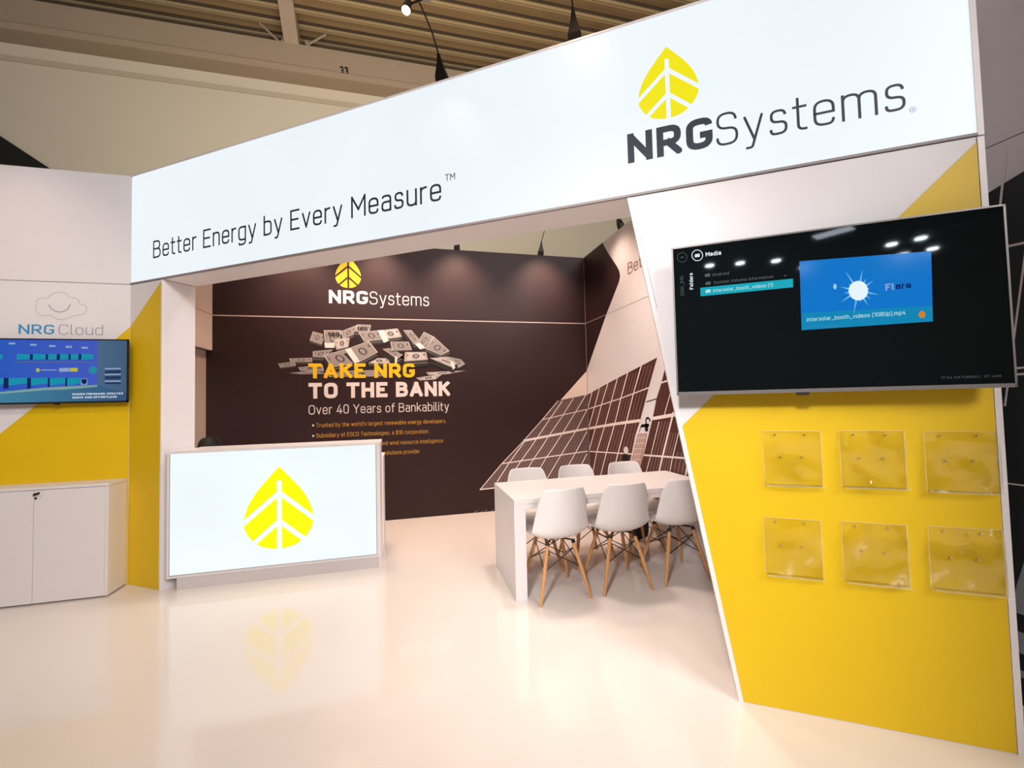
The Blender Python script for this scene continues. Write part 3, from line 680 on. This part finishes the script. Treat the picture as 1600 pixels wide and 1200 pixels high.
# ---- arm spotlights clamped along the wall tops
def arm_spot(base, inward, label, mid=.22, reach=.55, rise=.30, lit=False, group='arm spotlights clamped along the wall tops', power=0, ang=84, tgt=None, tip=None, color=(1, .66, .42)):
    b = Vector(base); n = Vector(inward).normalized()
    t = thing('arm_spotlight', label, 'spotlight', b, group)
    k = []
    side = Vector((-n.y, n.x, 0))
    bm = bmesh.new()   # tapered clamp that hooks over the wall top
    lv = [(0, .038, .03), (.05, .036, .028), (.12, .016, .014), (.17, .007, .007)]
    rings = []
    for h, a_, b_ in lv:
        c = b+Vector((0, 0, h))+n*(h*.35)
        rings.append([bm.verts.new(c+side*sx_*a_+n*sy_*b_) for sx_, sy_ in ((-1, -1), (1, -1), (1, 1), (-1, 1))])
    for i in range(3):
        for j in range(4): bm.faces.new((rings[i][j], rings[i][(j+1) % 4], rings[i+1][(j+1) % 4], rings[i+1][j]))
    bm.faces.new(rings[0][::-1]); bm.faces.new(rings[-1])
    k.append(obj('clamp', bm, BLACKM))
    p0 = b+Vector((0, 0, .165))+n*.058; p1 = b+Vector((0, 0, rise))+n*(reach*.5); p2 = b+Vector((0, 0, rise+.06))+n*reach
    if tip is not None: p2 = Vector(tip); p1 = p0*.35+p2*.65+Vector((0, 0, .02))
    k.append(obj('arm', tube(bmesh.new(), [p0, p0*.5+p1*.5+Vector((0, 0, .02)), p1, p2], .005, 8), BLACKM))
    d = (n*-.5+Vector((0, 0, -.86))).normalized()
    if tip is not None:      # lamp on one end of a short bar, transformer barrel on the other
        al = Vector((-n.y, n.x, 0)); al = -al if al.x < 0 else al
        k.append(obj('cross_bar', tube(bmesh.new(), [p2-al*.05, p2+al*.06], .006, 8), BLACKM))
        k.append(obj('transformer', tube(bmesh.new(), [p2+al*.03, p2+al*.10], .020, 12), HALLB))
        k.append(obj('lamp_socket', tube(bmesh.new(), [p2+al*.10, p2+al*.112], .024, 12), BLACKM))
        p2 = p2-al*.07; d = (n*.35+Vector((0, 0, -.94))).normalized()
    hb = tube(bmesh.new(), [p2-d*.05, p2-d*.02, p2+d*.04, p2+d*.05], ([.018, .03, .045, .045] if tip is None else [.010, .018, .028, .028]), 16)
    k.append(obj('lamp_head', hb, BLACKM, smooth=False))
    k.append(obj('lamp_face', tube(bmesh.new(), [p2+d*.0501, p2+d*.052], ([.038]*2 if tip is None else [.024]*2), 16), glow('warm_lamp_face', (1, .6, .3), 9)))
    adopt(t, *k)
    if power: spot(p2+d*.06, tgt, power, color, ang, .85)
    return t
for px_, py_ in ((687, 122), (897, 57)):
    tt = HP.px(px_, py_)[0]
    q_ = HP.at(tt, ZT, -.05)
    arm_spot(q_, HP.N, 'black arm spotlight on the header top, above the slogan\'s trade mark sign' if px_ < 800 else 'black arm spotlight on the header top, nearer the leaf logo', reach=.42, rise=.40, power=18, tip=(HP.at(*HP.px(654, 1, .30), .30) if px_ < 800 else None), tgt=HP.at(tt, 1.9, -.0))
warm = (1, .70, .56)
for k_, px_ in enumerate((470, 590, 714, 842)):
    x_ = BP.px(px_, 395)[0]
    if px_ == 842: x_ = BP.px(845, 398)[0]
    arm_spot(BP.at(x_, ZT, -.02), BP.N, ('black arm spotlight on the dark back wall, above the logo\'s leaf', 'black arm spotlight on the dark back wall, above the end of the logo', 'black arm spotlight on the dark back wall, clamp showing under the header', 'black arm spotlight on the dark back wall, next to the corner')[k_] , power=170, tgt=(x_, YB, 1.9), color=warm)
for k_, (px_, py_) in enumerate(((969, 356), (1040, 300))):
    y_ = SP.px(px_, py_)[0]
    arm_spot(SP.at(y_-.0, ZT, -.02), SP.N, ('black arm spotlight on the side wall, above the brown lettering', 'added black arm spotlight on the side wall, above the table, unseen behind the header')[k_], power=70, tgt=(XS, y_, 1.5), color=warm)  # second one is added out of view to light the wall
# added beams without fixtures: wash over table and floor, fill on left walls
spot((1.2, 3.5, 3.9), (1.4, 3.7, 0), 240, (1, .86, .76), 120, 1, .2)
spot((-.5, 4.4, 3.9), (.1, 4.6, 0), 190, (1, .78, .6), 120, 1, .2)
spot((-2.6, 1.3, 4.3), (-2.75, 4.1, .9), 150, (1, .86, .74), 60, 1, .15)
spot((-1.0, 4.95, 3.7), (XBL, 5.2, 2.4), 22, (1, .66, .42), 75, .9, .05)
spot((-3.2, 3.2, 3.9), (-2.9, YL, 2.4), 30, (1, .72, .62), 70, 1, .08)

# ---- reception counter
YC = 4.0016
CPn = Plane((0, YC, 0), (1, 0, 0), (0, -1, 0))
ct = thing('reception_counter', 'white reception counter with a glowing front panel and yellow leaf emblem', 'counter', (-1.03, YC+.3, 0))
def plan(pts, z0, z1):
    bm = bmesh.new(); a = [bm.verts.new((x, y, z0)) for x, y in pts]; b = [bm.verts.new((x, y, z1)) for x, y in pts]
    bm.faces.new(a[::-1]); bm.faces.new(b)
    for i in range(len(pts)): j = (i+1) % len(pts); bm.faces.new((a[i], a[j], b[j], b[i]))
    return bm
bm = plan([(-1.844, YC), (-.22, YC), (-.22, YC+.30), (-1.735, YC+.30), (-1.735, YC+.258), (-1.842, YC+.095)], .096, 1.076)
k = [obj('cabinet_body', bm, WHITE),
     obj('counter_top', plan([(-1.848, YC-.004), (-.216, YC-.004), (-.216, YC+.33), (-1.735, YC+.33), (-1.735, YC+.258), (-1.846, YC+.092)], 1.076, 1.10), WHITE),
     obj('plinth', plan([(-1.775, YC+.004), (-.236, YC+.004), (-.236, YC+.6), (-1.70, YC+.6), (-1.70, YC+.30), (-1.775, YC+.18)], 0, .096), mat('grey_plinth', srgb(205, 196, 194), .45)),
     obj('side_panel', box_bm(-.236, -.217, YC, YC+.28, 0, .096), WHITE),
     obj('worktop', box_bm(-1.735, -.205, YC+.30, YC+.62, .915, .94, .002), WHITE),
     obj('inner_side', box_bm(-.225, -.207, YC+.30, YC+.60, .0, .915), WHITE),
     obj('inner_side', box_bm(-1.73, -1.71, YC+.30, YC+.60, .0, .915), WHITE),
     obj('panel_surround', prism(CPn, rect(-1.826, -.250, .115, 1.084), -.002, .002), GREYT),
     obj('light_panel', prism(CPn, rect(-1.820, -.256, .121, 1.078), -.002, .005), COUNTERGLOW),
     leaf(CPn, -1.031, .251, .530, .682, .0065, YELGLOW2, None)]
adopt(ct, *k)

# ---- soft black bag behind the counter
def blob(name, c, r, m, parent=None, seed=1, flat_=.0):
    rnd = random.Random(seed); bm = bmesh.new(); bmesh.ops.create_icosphere(bm, subdivisions=3, radius=1)
    ph = [rnd.random()*6 for _ in range(6)]
    for v in bm.verts:
        p = v.co; k_ = 1+.07*sin(3*p.x+ph[0])+.06*sin(4*p.y+ph[1])+.05*sin(5*p.z+ph[2])
        s = Vector((math.copysign(abs(p.x)**.7, p.x), math.copysign(abs(p.y)**.7, p.y), math.copysign(abs(p.z)**.75, p.z)))
        v.co = Vector((c[0]+s.x*r[0]*k_, c[1]+s.y*r[1]*k_, max(c[2]-r[2], c[2]+s.z*r[2]*k_)))
    return obj(name, bm, m, parent, smooth=True)
bg = thing('shoulder_bag', 'black soft bag on the worktop behind the reception counter', 'bag', (-1.74, YC+.5, .94))
kb = [blob('bag_body', (-1.735, YC+.46, 1.052), (.075, .11, .11), BAGM, None, 3),
      obj('carry_strap', tube(bmesh.new(), [(-1.76, YC+.42, 1.13), (-1.70, YC+.42, 1.165), (-1.66, YC+.45, 1.15), (-1.64, YC+.48, 1.06)], .012, 8), BAGM)]
adopt(bg, *kb)

# ---- low cabinet against the left wall
FY = 4.030
cb = thing('storage_cabinet', 'low white two-door cabinet with a key in it, under the smaller screen', 'cabinet', (-2.8, FY+.1, 0))
X1 = -2.247
k = [obj('carcass', box_bm(-3.19, X1, FY+.018, YL-.004, .012, .85), WHITE),
     obj('cabinet_top', box_bm(-3.20, X1+.003, FY, YL-.003, .852, .873, .002), WHITE),
     obj('side_panel', box_bm(X1-.018, X1+.001, FY, FY+.018, .012, .851), WHITE),
     obj('plinth', box_bm(-3.17, X1-.01, FY+.02, YL-.01, 0, .014), mat('brown_plinth', srgb(120, 95, 75), .6)),  # thin brown base strip
     obj('door', box_bm(-2.7135, X1-.020, FY, FY+.016, .012, .849, .001), WHITE),
     obj('door', box_bm(-3.19, -2.7165, FY, FY+.016, .012, .849, .001), WHITE),
     obj('lock', tube(bmesh.new(), [(-2.702, FY+.002, .790), (-2.702, FY-.004, .790)], .008, 12), BLACKM)]
key = obj('key', tube(bmesh.new(), [(-2.703, FY-.002, .818), (-2.700, FY-.022, .818)], .004, 8), BLACKM)
kb2 = box_bm(-2.705, -2.665, FY-.026, FY-.021, .812, .828, .001); 
for v in kb2.verts: v.co.z += (v.co.x+2.705)*.3
k.append(key); k.append(obj('key_bow', kb2, BLACKM))
adopt(cb, *k)

# ---- screens
def tv(name, label, pl, t0, t1, z0, z1, off, th, frame, bez, bezb):
    """television hung on a wall bracket; returns the thing and its picture plane"""
    t = thing(name, label, 'television', pl.at((t0+t1)/2, z0, off-th/2))
    k = [obj('back_shell', prism(pl, rect(t0+.01, t1-.01, z0+.01, z1-.01), off-th, off-.012, bev=.006), BLACK),
         obj('screen', prism(pl, rect(t0+bez*.6, t1-bez*.6, z0+bezb*.6, z1-bez*.6), off-.013, off-.003), SCREEN)]
    for r in (rect(t0, t1, z1-bez, z1), rect(t0, t1, z0, z0+bezb), rect(t0, t0+bez, z0, z1), rect(t1-bez, t1, z0, z1)):
        k.append(obj('bezel', prism(pl, r, off-.016, off), frame))
    k.append(obj('wall_bracket', prism(pl, rect((t0+t1)/2-.2, (t0+t1)/2+.2, (z0+z1)/2-.15, (z0+z1)/2+.15), .0, off-th), BLACKM))
    return t, k
def em(name, c, s=1.0): return glow('screen_'+name, srgb(*c), s, rough=.1, var=.02)
# big one on the slanted wall
OFF = .10
t, k = tv('wall_television', 'large flat television with silver edge showing a media menu, on the yellow slanted wall', HP, 4.283, 5.507, 1.449, 2.166, OFF, .045, SILVER, .007, .016)
tc = 4.85
k.append(obj('brand_tab', prism(HP, rect(4.775, 4.825, 1.437, 1.452), OFF-.012, OFF+.001, bev=.002), CHROME))
def q5(pts): return [HP.px(1040+x/5.714, 310+y/5.714, OFF) for x, y in pts]
def q3(pts): return [HP.px(1240+x/3.75, 310+y/3.75, OFF) for x, y in pts]
E0 = OFF-.0022
k.append(obj('menu_highlight', flat(HP, [q5([(310,797),(1138,715),(1140,792),(313,873)])], E0), em('cyan', (30, 178, 200), .8)))
def T(s, pl_, p0, p1, cap, wt, m_, off, dz=0):
    return letters(pl_, s, p0[0], p1[0], (p0[1]+p1[1])/2+dz, cap, wt, m_, off, name='screen_text')
eW, eG, eC = em('white', (225, 235, 240), .9), em('grey', (105, 115, 120), .55), em('pale_cyan', (190, 240, 245), .8)
a, b = q5([(425, 838), (960, 785)]); k.append(T('intersolar_booth_videos (1)', HP, a, b, .016, .13, eC, E0+.0006))
a, b = q5([(358, 515), (497, 503)]); k.append(T('Media', HP, a, b, .020, .2, eW, E0))
a, b = q5([(415, 692), (568, 680)]); k.append(T('Android', HP, a, b, .014, .14, eG, E0))
a, b = q5([(428, 765), (965, 708)]); k.append(T('System Volume Information', HP, a, b, .014, .14, eG, E0))
a, b = q5([(1062, 697), (1080, 697)]); k.append(T('>', HP, a, b, .012, .2, eG, E0))
a, b = q5([(248, 810), (240, 665)]); k.append(letters(HP, 'Folders', a[0], b[1], a[1], .016, .2, eW, E0, vertical=True, name='screen_text'))
a, b = q5([(165, 865), (150, 690)]); k.append(letters(HP, 'DISK_IMG', a[0], b[1], a[1], .015, .12, eG, E0, vertical=True, name='screen_text'))
for (x, y, r, m_, wd) in ((148, 525, 43, eG, .0022), (283, 507, 48, eW, .0035)):
    bm = bmesh.new(); stroke(HP, q5([(x+r*cos(i*pi/12), y+r*sin(i*pi/12)) for i in range(25)]), wd, E0, bm, True)
    flat(HP, [q5([(x-22, y+18), (x-22, y-8), (x-6, y-12), (x+22, y-16), (x+20, y+14)]) if r > 44 else q5([(x-14, y+6), (x-14, y-4), (x+14, y-6), (x+14, y+5)])], E0, bm)
    k.append(obj('menu_icon', bm, m_))
for x, y in ((375, 685), (380, 757)): k.append(obj('folder_icon', flat(HP, [q5([(x-24, y+15), (x-24, y-8), (x, y-14), (x+22, y-18), (x+22, y+12)])], E0), eG))
k.append(obj('folder_icon', flat(HP, [q5([(357, 845), (357, 820), (380, 812), (402, 812), (402, 838)])], E0+.0006), eC))
k.append(obj('video_thumbnail', flat(HP, [q3([(35,368),(808,308),(818,720),(48,772)])], E0), em('blue', (18, 122, 210), .85)))
k.append(obj('caption_strip', flat(HP, [q3([(46,672),(815,628),(818,720),(48,772)])], E0+.0003), em('teal', (20, 140, 190), .85)))
bm = bmesh.new()
for i in range(16):     # rays of the sun flare, thin and tapering
    an = i*pi/8+.2; r1 = (70 if i % 2 else 125)+20*sin(i*2.1)
    flat(HP, [q3([(380+48*cos(an-.14), 540+46*sin(an-.14)), (380+r1*cos(an), 540+r1*sin(an)), (380+48*cos(an+.14), 540+46*sin(an+.14))])], E0+.0006+.00001*i, bm)
k.append(obj('sun_rays', bm, em('ray', (110, 190, 240), .9)))
k.append(obj('sun_disc', flat(HP, [q3([(380+57*cos(i*pi/16), 540+57*sin(i*pi/16)) for i in range(32)])], E0+.001), em('sun', (225, 240, 250), 1.0)))
k.append(obj('sun_disc', flat(HP, [q3([(243+12*cos(i*pi/6), 516+18*sin(i*pi/6)) for i in range(12)])], E0+.001), em('ray')) if False else obj('small_flare', flat(HP, [q3([(243+10*cos(i*pi/6), 516+17*sin(i*pi/6)) for i in range(12)])], E0+.001), em('flare', (170, 215, 245), .8)))
a, b = q3([(540, 540), (592, 536)]); k.append(T('Fl', HP, a, b, .028, .2, em('lilac', (150, 180, 235), .8), E0+.001))
a, b = q3([(600, 530), (690, 526)]); k.append(T('are', HP, a, b, .026, .2, em('navy', (20, 50, 120), .6), E0+.001))
a, b = q3([(78, 718), (658, 683)]); k.append(T('intersolar_booth_videos (1080p).mp4', HP, a, b, .017, .13, eC, E0+.001))
for x0_, x1_ in ((80, 150), (165, 282)): k.append(obj('caption_smudge', flat(HP, [q3([(x0_, 758), (x1_, 752), (x1_, 740), (x0_, 746)])], E0+.001), em('dimteal', (40, 145, 190), .8)))
k.append(obj('play_badge', flat(HP, [q3([(753+20*cos(i*pi/8), 680+21*sin(i*pi/8)) for i in range(16)])], E0+.001), em('orange', (220, 140, 40), .8)))
a = HP.px(1471, 591.5, OFF); b = HP.px(1565, 589.5, OFF); k.append(T('17:54 SATURDAY, 27 JAN', HP, a, b, .009, .12, eG, E0))
adopt(t, *k)
# small one on the left wall
OL = .08
t, k = tv('small_television', 'smaller black television showing a blue dashboard, above the white cabinet', LP, -3.135, -2.207, 1.503, 2.021, OL, .045, BLACK, .010, .014)
def ql(pts): return [LP.px(x/5.714, 440+y/5.714, OL) for x, y in pts]
L0 = OL-.0022
def vg(name, c0, c1, horizontal=True):
    """picture colour running smoothly across the screen"""
    m = bpy.data.materials.new(name); m.use_nodes = True; nt = m.node_tree; N = nt.nodes; L = nt.links; b = N['Principled BSDF']
    b.inputs['Base Color'].default_value = (.01, .01, .01, 1); b.inputs['Roughness'].default_value = .08
    tc_ = N.new('ShaderNodeTexCoord'); sp = N.new('ShaderNodeSeparateXYZ'); rp = N.new('ShaderNodeValToRGB')
    L.new(tc_.outputs['Generated'], sp.inputs[0]); L.new(sp.outputs[0 if horizontal else 2], rp.inputs[0])
    rp.color_ramp.elements[0].color = (*srgb(*c0), 1); rp.color_ramp.elements[1].color = (*srgb(*c1), 1)
    L.new(rp.outputs[0], b.inputs['Emission Color']); b.inputs['Emission Strength'].default_value = .95
    return m
xl0 = -3.125; xr0 = -2.217
xm = ql([(868, 700)])[0][0]
k.append(obj('dashboard_image', flat(LP, [rect(xl0, xm, 1.517, 2.011)], L0), vg('dashboard_gradient', (28, 84, 186), (62, 86, 190))))
k.append(obj('side_image', flat(LP, [rect(xm, xr0, 1.517, 2.011)], L0), vg('side_gradient', (70, 100, 135), (62, 92, 120))))
k.append(obj('desk_image', flat(LP, [[(xl0, 1.517), (xr0, 1.517), (xr0, 1.58)]+ql([(960,955),(870,920),(410,945),(0,985)])+[(xl0, 1.60)]], L0+.0004), vg('desk_gradient', (60, 130, 160), (48, 80, 120))))
k.append(obj('desk_edge_image', flat(LP, [ql([(0,985),(410,945),(870,922),(865,940),(560,965),(420,968),(0,1003)])], L0+.0008), em('edge', (130, 170, 165), .8)))
bm = bmesh.new()
for x0, x1 in ((148,265),(292,407),(428,505),(535,610),(630,700),(725,835),(-60,20)): flat(LP, [ql([(x0,645),(x1,650),(x1,690),(x0,698)])], L0+.0006, bm)
for x0, x1 in ((0,30),(75,240),(275,425),(443,582),(598,712),(-200,-30)): flat(LP, [ql([(x0,862),(x1,858),(x1,908),(x0,928)])], L0+.0006, bm)
k.append(obj('rack_tiles', bm, em('teal2', (24, 150, 178), .85), kind='stuff'))
bm = bmesh.new()
for x0, x1 in ((265,292),(407,428),(505,535),(610,630),(700,725)): flat(LP, [ql([(x0,648),(x1,648),(x1,695),(x0,700)])], L0+.0006, bm)
for x0, x1 in ((30,75),(240,275),(425,443),(582,598)): flat(LP, [ql([(x0,860),(x1,860),(x1,950),(x0,960)])], L0+.0006, bm)
flat(LP, [ql([(725,870),(775,870),(772,905),(752,918),(728,905)])], L0+.0014, bm)
k.append(obj('rack_gaps', bm, em('navy2', (14, 40, 96), .8), kind='stuff'))
bm = bmesh.new()
for x, y in ((107,552),(298,564),(467,575),(615,582),(757,590)): flat(LP, [ql([(x-30,y-9),(x+28,y-7),(x+28,y+8),(x-30,y+9)])], L0+.0006, bm)
flat(LP, [ql([(527,772),(618,770),(618,803),(527,805)]), ql([(720,865),(780,865),(780,922),(720,922)]), ql([(362,785),(505,785),(505,793),(362,793)])], L0+.0012, bm)
for y in (778, 830, 890): flat(LP, [ql([(935,y-5),(1078,y-8),(1078,y+4),(935,y+6)])], L0+.0010, bm)
k.append(obj('pale_labels', bm, em('label', (150, 175, 215), .8), kind='stuff'))
for pq in ([(622,770),(692,770),(692,803),(622,803)], [(322,775),(352,775),(352,805),(322,805)]): k.append(obj('yellow_badge', flat(LP, [ql(pq)], L0+.0014), em('yellow', (200, 196, 60), .8)))
bm = bmesh.new(); stroke(LP, ql([(130,716),(420,716),(835,722)]), .004, L0+.0010, bm); k.append(obj('rack_ledge', bm, em('olive', (120, 130, 90), .7)))
bm = bmesh.new(); flat(LP, [ql([(800+38*cos(i*pi/8)+28, 790+34*sin(i*pi/8)) for i in range(16)])], L0+.0010, bm); k.append(obj('round_badge', bm, em('teal3', (40, 150, 170), .8)))
bm = bmesh.new()
for y0, y1 in ((795, 818), (845, 872), (900, 915)): flat(LP, [ql([(935,y0),(1078,y0-4),(1078,y1),(935,y1)])], L0+.0009, bm)
k.append(obj('server_bays', bm, em('bay', (42, 62, 92), .8)))
a, b = ql([(645, 1012), (1098, 1008)]); k.append(T('MAKES FIRMWARE UPDATES', LP, a, b, .015, .2, eW, L0+.0014))
a, b = ql([(645, 1042), (1042, 1038)]); k.append(T('QUICK AND EFFORTLESS', LP, a, b, .015, .2, eW, L0+.0014))
k.append(obj('brand_tab', prism(LP, rect(-2.70, -2.665, 1.494, 1.504), OL-.01, OL+.001), BLACK))
adopt(t, *k)

# ---- table
tb = thing('meeting_table', 'long white slab-ended meeting table between two rows of chairs', 'table', (1.61, 3.37, 0))
X0, X1_, Y0, Y1 = .756, 2.463, 3.026, 3.720
k = [obj('tabletop', box_bm(X0, X1_, Y0, Y1, .688, .723, .002), WHITE),
     obj('end_leg', box_bm(X0, X0+.086, Y0, Y1, 0, .688, .001), WHITE),
     obj('end_leg', box_bm(X1_-.086, X1_, Y0, Y1, 0, .688, .001), WHITE),
     obj('apron', box_bm(X0+.086, X1_-.086, Y0+.006, Y1-.006, .650, .688), WHITE)]
adopt(tb, *k)

# ---- chairs
def make_chair():
    t = thing('shell_chair', '', 'chair')
    # shell: seat faces +y, back at -y
    prof = [(.235, .418, .170), (.215, .438, .192), (.15, .440, .212), (.05, .428, .222), (-.06, .420, .224), (-.135, .430, .224), (-.180, .468, .222), (-.205, .53, .216), (-.222, .61, .204), (-.238, .69, .192), (-.250, .755, .176), (-.256, .790, .160), (-.258, .810, .142)]
    nu = 12; rows = []
    bm = bmesh.new()
    for i, (y, z, hw) in enumerate(prof):
        row = []
        s = i/(len(prof)-1)
        for j in range(nu+1):
            u = -1+2*j/nu
            back = max(0, min(1, (s-.40)/.2))
            edge = abs(u)**2.6
            lift = .050*edge*(1-back)*(min(1, s*4))
            fwd = .075*abs(u)**2.2*back*(1-.45*max(0, (s-.6)/.4))
            row.append(bm.verts.new((u*hw, y+fwd+(.045*edge if .25 < s < .55 else 0)*0, z+lift+.03*edge*back*(1-back)*4)))
        rows.append(row)
    for i in range(len(rows)-1):
        for j in range(nu): bm.faces.new((rows[i][j], rows[i+1][j], rows[i+1][j+1], rows[i][j+1]))
    sh = obj('seat_shell', bm, SHELL, t, smooth=True)
    m1 = sh.modifiers.new('thickness', 'SOLIDIFY'); m1.thickness = .010; m1.offset = 0
    m2 = sh.modifiers.new('smooth', 'SUBSURF'); m2.levels = 1; m2.render_levels = 2
    tops = {}
    for sx_ in (-1, 1):
        for sy_ in (-1, 1):
            a = Vector((sx_*.105, sy_*.115-.01, .375)); b = Vector((sx_*.195, sy_*.200, 0)); tops[sx_, sy_] = (a, b)
            obj('leg', tube(bmesh.new(), [a+(a-b).normalized()*.02, a, a*.5+b*.5, b], [.011, .0135, .0145, .0095], 12), WOOD, t, smooth=False)
    bm = bmesh.new()
    P_ = lambda sx_, sy_, f: tops[sx_, sy_][0]*(1-f)+tops[sx_, sy_][1]*f
    for a_, b_ in (((-1,-1),(1,-1)), ((1,-1),(1,1)), ((1,1),(-1,1)), ((-1,1),(-1,-1))):
        tube(bm, [P_(*a_, .05), P_(*b_, .42)], .0035, 6); tube(bm, [P_(*b_, .05), P_(*a_, .42)], .0035, 6)
    obj('wire_brace', bm, BLACKM, t)
    bm = bmesh.new()
    for (sx_, sy_), (a, b) in tops.items():
        tube(bm, [a+Vector((0, 0, .012)), a+Vector((-sx_*.005, -sy_*.005, .035))], [.016, .013], 8)
        tube(bm, [a+Vector((0, 0, .03)), Vector((sx_*.03, sy_*.03, .405))], .006, 6)
    tube(bm, [(0, 0, .398), (0, 0, .416)], .045, 12)
    obj('mounting_bracket', bm, BLACKM, t)
    return t
proto = make_chair(); used = False
def place(x, y, rz, label, group, dz=0):
    global used
    if not used: r = proto; used = True
    else:
        r = proto.copy(); COL.objects.link(r)
        for c in proto.children:
            d = c.copy(); COL.objects.link(d); d.parent = r
    r.location = (x, y, 0); r.rotation_euler = (0, 0, rz); r['label'] = label; r['group'] = group
g1, g2 = 'chairs along the near side of the table', 'chairs along the far side of the table'
place(1.085, 3.115, radians(3), 'white shell chair seen from behind, beside the table end next to the open floor', g1)
place(1.598, 3.120, radians(-2), 'white shell chair seen from behind, the middle one on the near table side', g1)
place(2.112, 3.120, radians(-3), 'white shell chair seen from behind, partly hidden by the slanted yellow wall', g1)
place(1.080, 3.635, radians(178), 'white shell chair across the table, closest to the reception counter', g2)
place(1.575, 3.635, radians(181), 'white shell chair across the table, the middle one of the far row', g2)
place(2.085, 3.640, radians(180), 'white shell chair across the table, in front of the printed figure with helmet', g2)
# black bag on the floor under the table
fb = thing('floor_bag', 'black bag standing on the floor behind the near chairs, under the table', 'bag', (2.25, 3.75, 0))
adopt(fb, blob('bag_body', (2.30, 3.98, .15), (.10, .075, .15), BAGM, None, 5), obj('carry_strap', tube(bmesh.new(), [(2.25, 3.95, .28), (2.27, 3.95, .34), (2.34, 3.95, .34), (2.36, 3.95, .28)], .008, 8), BAGM))
tag(obj('floor_cable', tube(bmesh.new(), [(2.40, 4.3, .008), (2.455, 3.85, .008), (2.478, 3.45, .008), (2.470, 2.95, .008)], .005, 6), BLACK), 'thin black cable lying along the foot of the side wall', 'cable')

# ---- leaflet holders: three across, two down
rowsH = [[((4.652, 1.273), (4.886, 1.022)), ((4.954, 1.275), (5.189, 1.025)), ((5.253, 1.272), (5.491, 1.021))],
         [((4.641, .872), (4.870, .611)), ((4.945, .874), (5.179, .614)), ((5.248, .877), (5.487, .618))]]
pos = [['beside the slanted edge', 'in the middle', 'by the upright wall edge'], ['beside the slanted edge', 'in the middle', 'by the upright wall edge']]
for r_ in range(2):
    for c_ in range(3):
        (a0, b1), (a1, b0) = rowsH[r_][c_]
        t = thing('leaflet_holder', 'empty clear acrylic leaflet pocket, %s row on the yellow wall, %s' % (('upper', 'lower')[r_], pos[r_][c_]), 'leaflet holder', HP.at((a0+a1)/2, b0), 'acrylic leaflet pockets on the yellow wall')
        w3 = .035
        def shift(lo): return lo
        k = [obj('back_plate', prism(HP, rect(a0, a1, b0, b1), .003, .0055), ACR)]
        # folded pocket: front sheet bowing out from the sides, closed below
        bm = bmesh.new(); n = 10; ws = [(0, .006), (.03, w3*.9), (.08, w3), (.92, w3), (.97, w3*.9), (1, .006)]
        top = b0+(b1-b0)*.80
        lo = [bm.verts.new(HP.at(a0+(a1-a0)*u, b0, o_)) for u, o_ in ws]; hi = [bm.verts.new(HP.at(a0+(a1-a0)*u, b1 if o_ < .01 else top+.18*(b1-top)*0, o_)) for u, o_ in ws]
        for i in range(5): bm.faces.new((lo[i], lo[i+1], hi[i+1], hi[i]))
        k.append(obj('front_pocket', bm, ACR))
        k.append(obj('bottom_lip', prism(HP, rect(a0+.006, a1-.006, b0, b0+.006), .005, w3+.002), ACR))
        bm = bmesh.new(); ins_ = .002
        for rr in (rect(a0+.004, a1-.004, b0+.002, b0+.0055), rect(a0, a0+.0022, b0, b1), rect(a1-.0022, a1, b0, b1), rect(a0, a1, b1-.002, b1)): flat(HP, [rr], .0062 if rr[0][0] != a0+.004 else w3+.0026, bm)
        k.append(obj('polished_edge', bm, EDGE, kind='stuff'))
        for fx, fz in ((.22, .93), (.72, .93), (.30, .52), (.66, .52)):
            p = HP.at(a0+(a1-a0)*fx, b0+(b1-b0)*fz, .0055)
            k.append(obj('screw', tube(bmesh.new(), [p, p+HP.N*.004], [.0045, .003], 10), CHROME))
        adopt(t, *k)

# ---- hall lamps high up behind the viewer (they show in the glossy screen)
for i, (x, y) in enumerate(((-7.0, -14.1), (-6.1, -14.9), (-5.1, -15.9), (-4.8, -18.0), (-1.75, -17.6), (-.95, -17.7), (-1.8, -19.6), (-.95, -19.7))):
    t = thing('high_bay_lamp', 'round bright high-bay lamp under the hall roof, mirrored in the large television', 'lamp', (x, y, 7), 'high-bay lamps mirrored in the television')
    adopt(t, obj('lamp_bell', tube(bmesh.new(), [(x, y, 7.05), (x, y, 7.2), (x, y, 7.4)], [.30, .2, .08], 16, cap=True), BLACKM), obj('lamp_disc', tube(bmesh.new(), [(x, y, 7.0), (x, y, 7.04)], .17, 16), glow('cool_lamp', (.8, .92, 1), 45)))
x, y = -2.6, -14.2
t = thing('panel_lamp', 'long white panel lamp under the hall roof, mirrored in the large television', 'lamp', (x, y, 7))
adopt(t, obj('lamp_case', box_bm(x-.6, x+.6, y-.3, y+.3, 7.03, 7.1), BLACKM), obj('lamp_diffuser', box_bm(x-.55, x+.55, y-.25, y+.25, 7.0, 7.03), glow('panel_lamp_face', (.8, .9, 1), 8)))
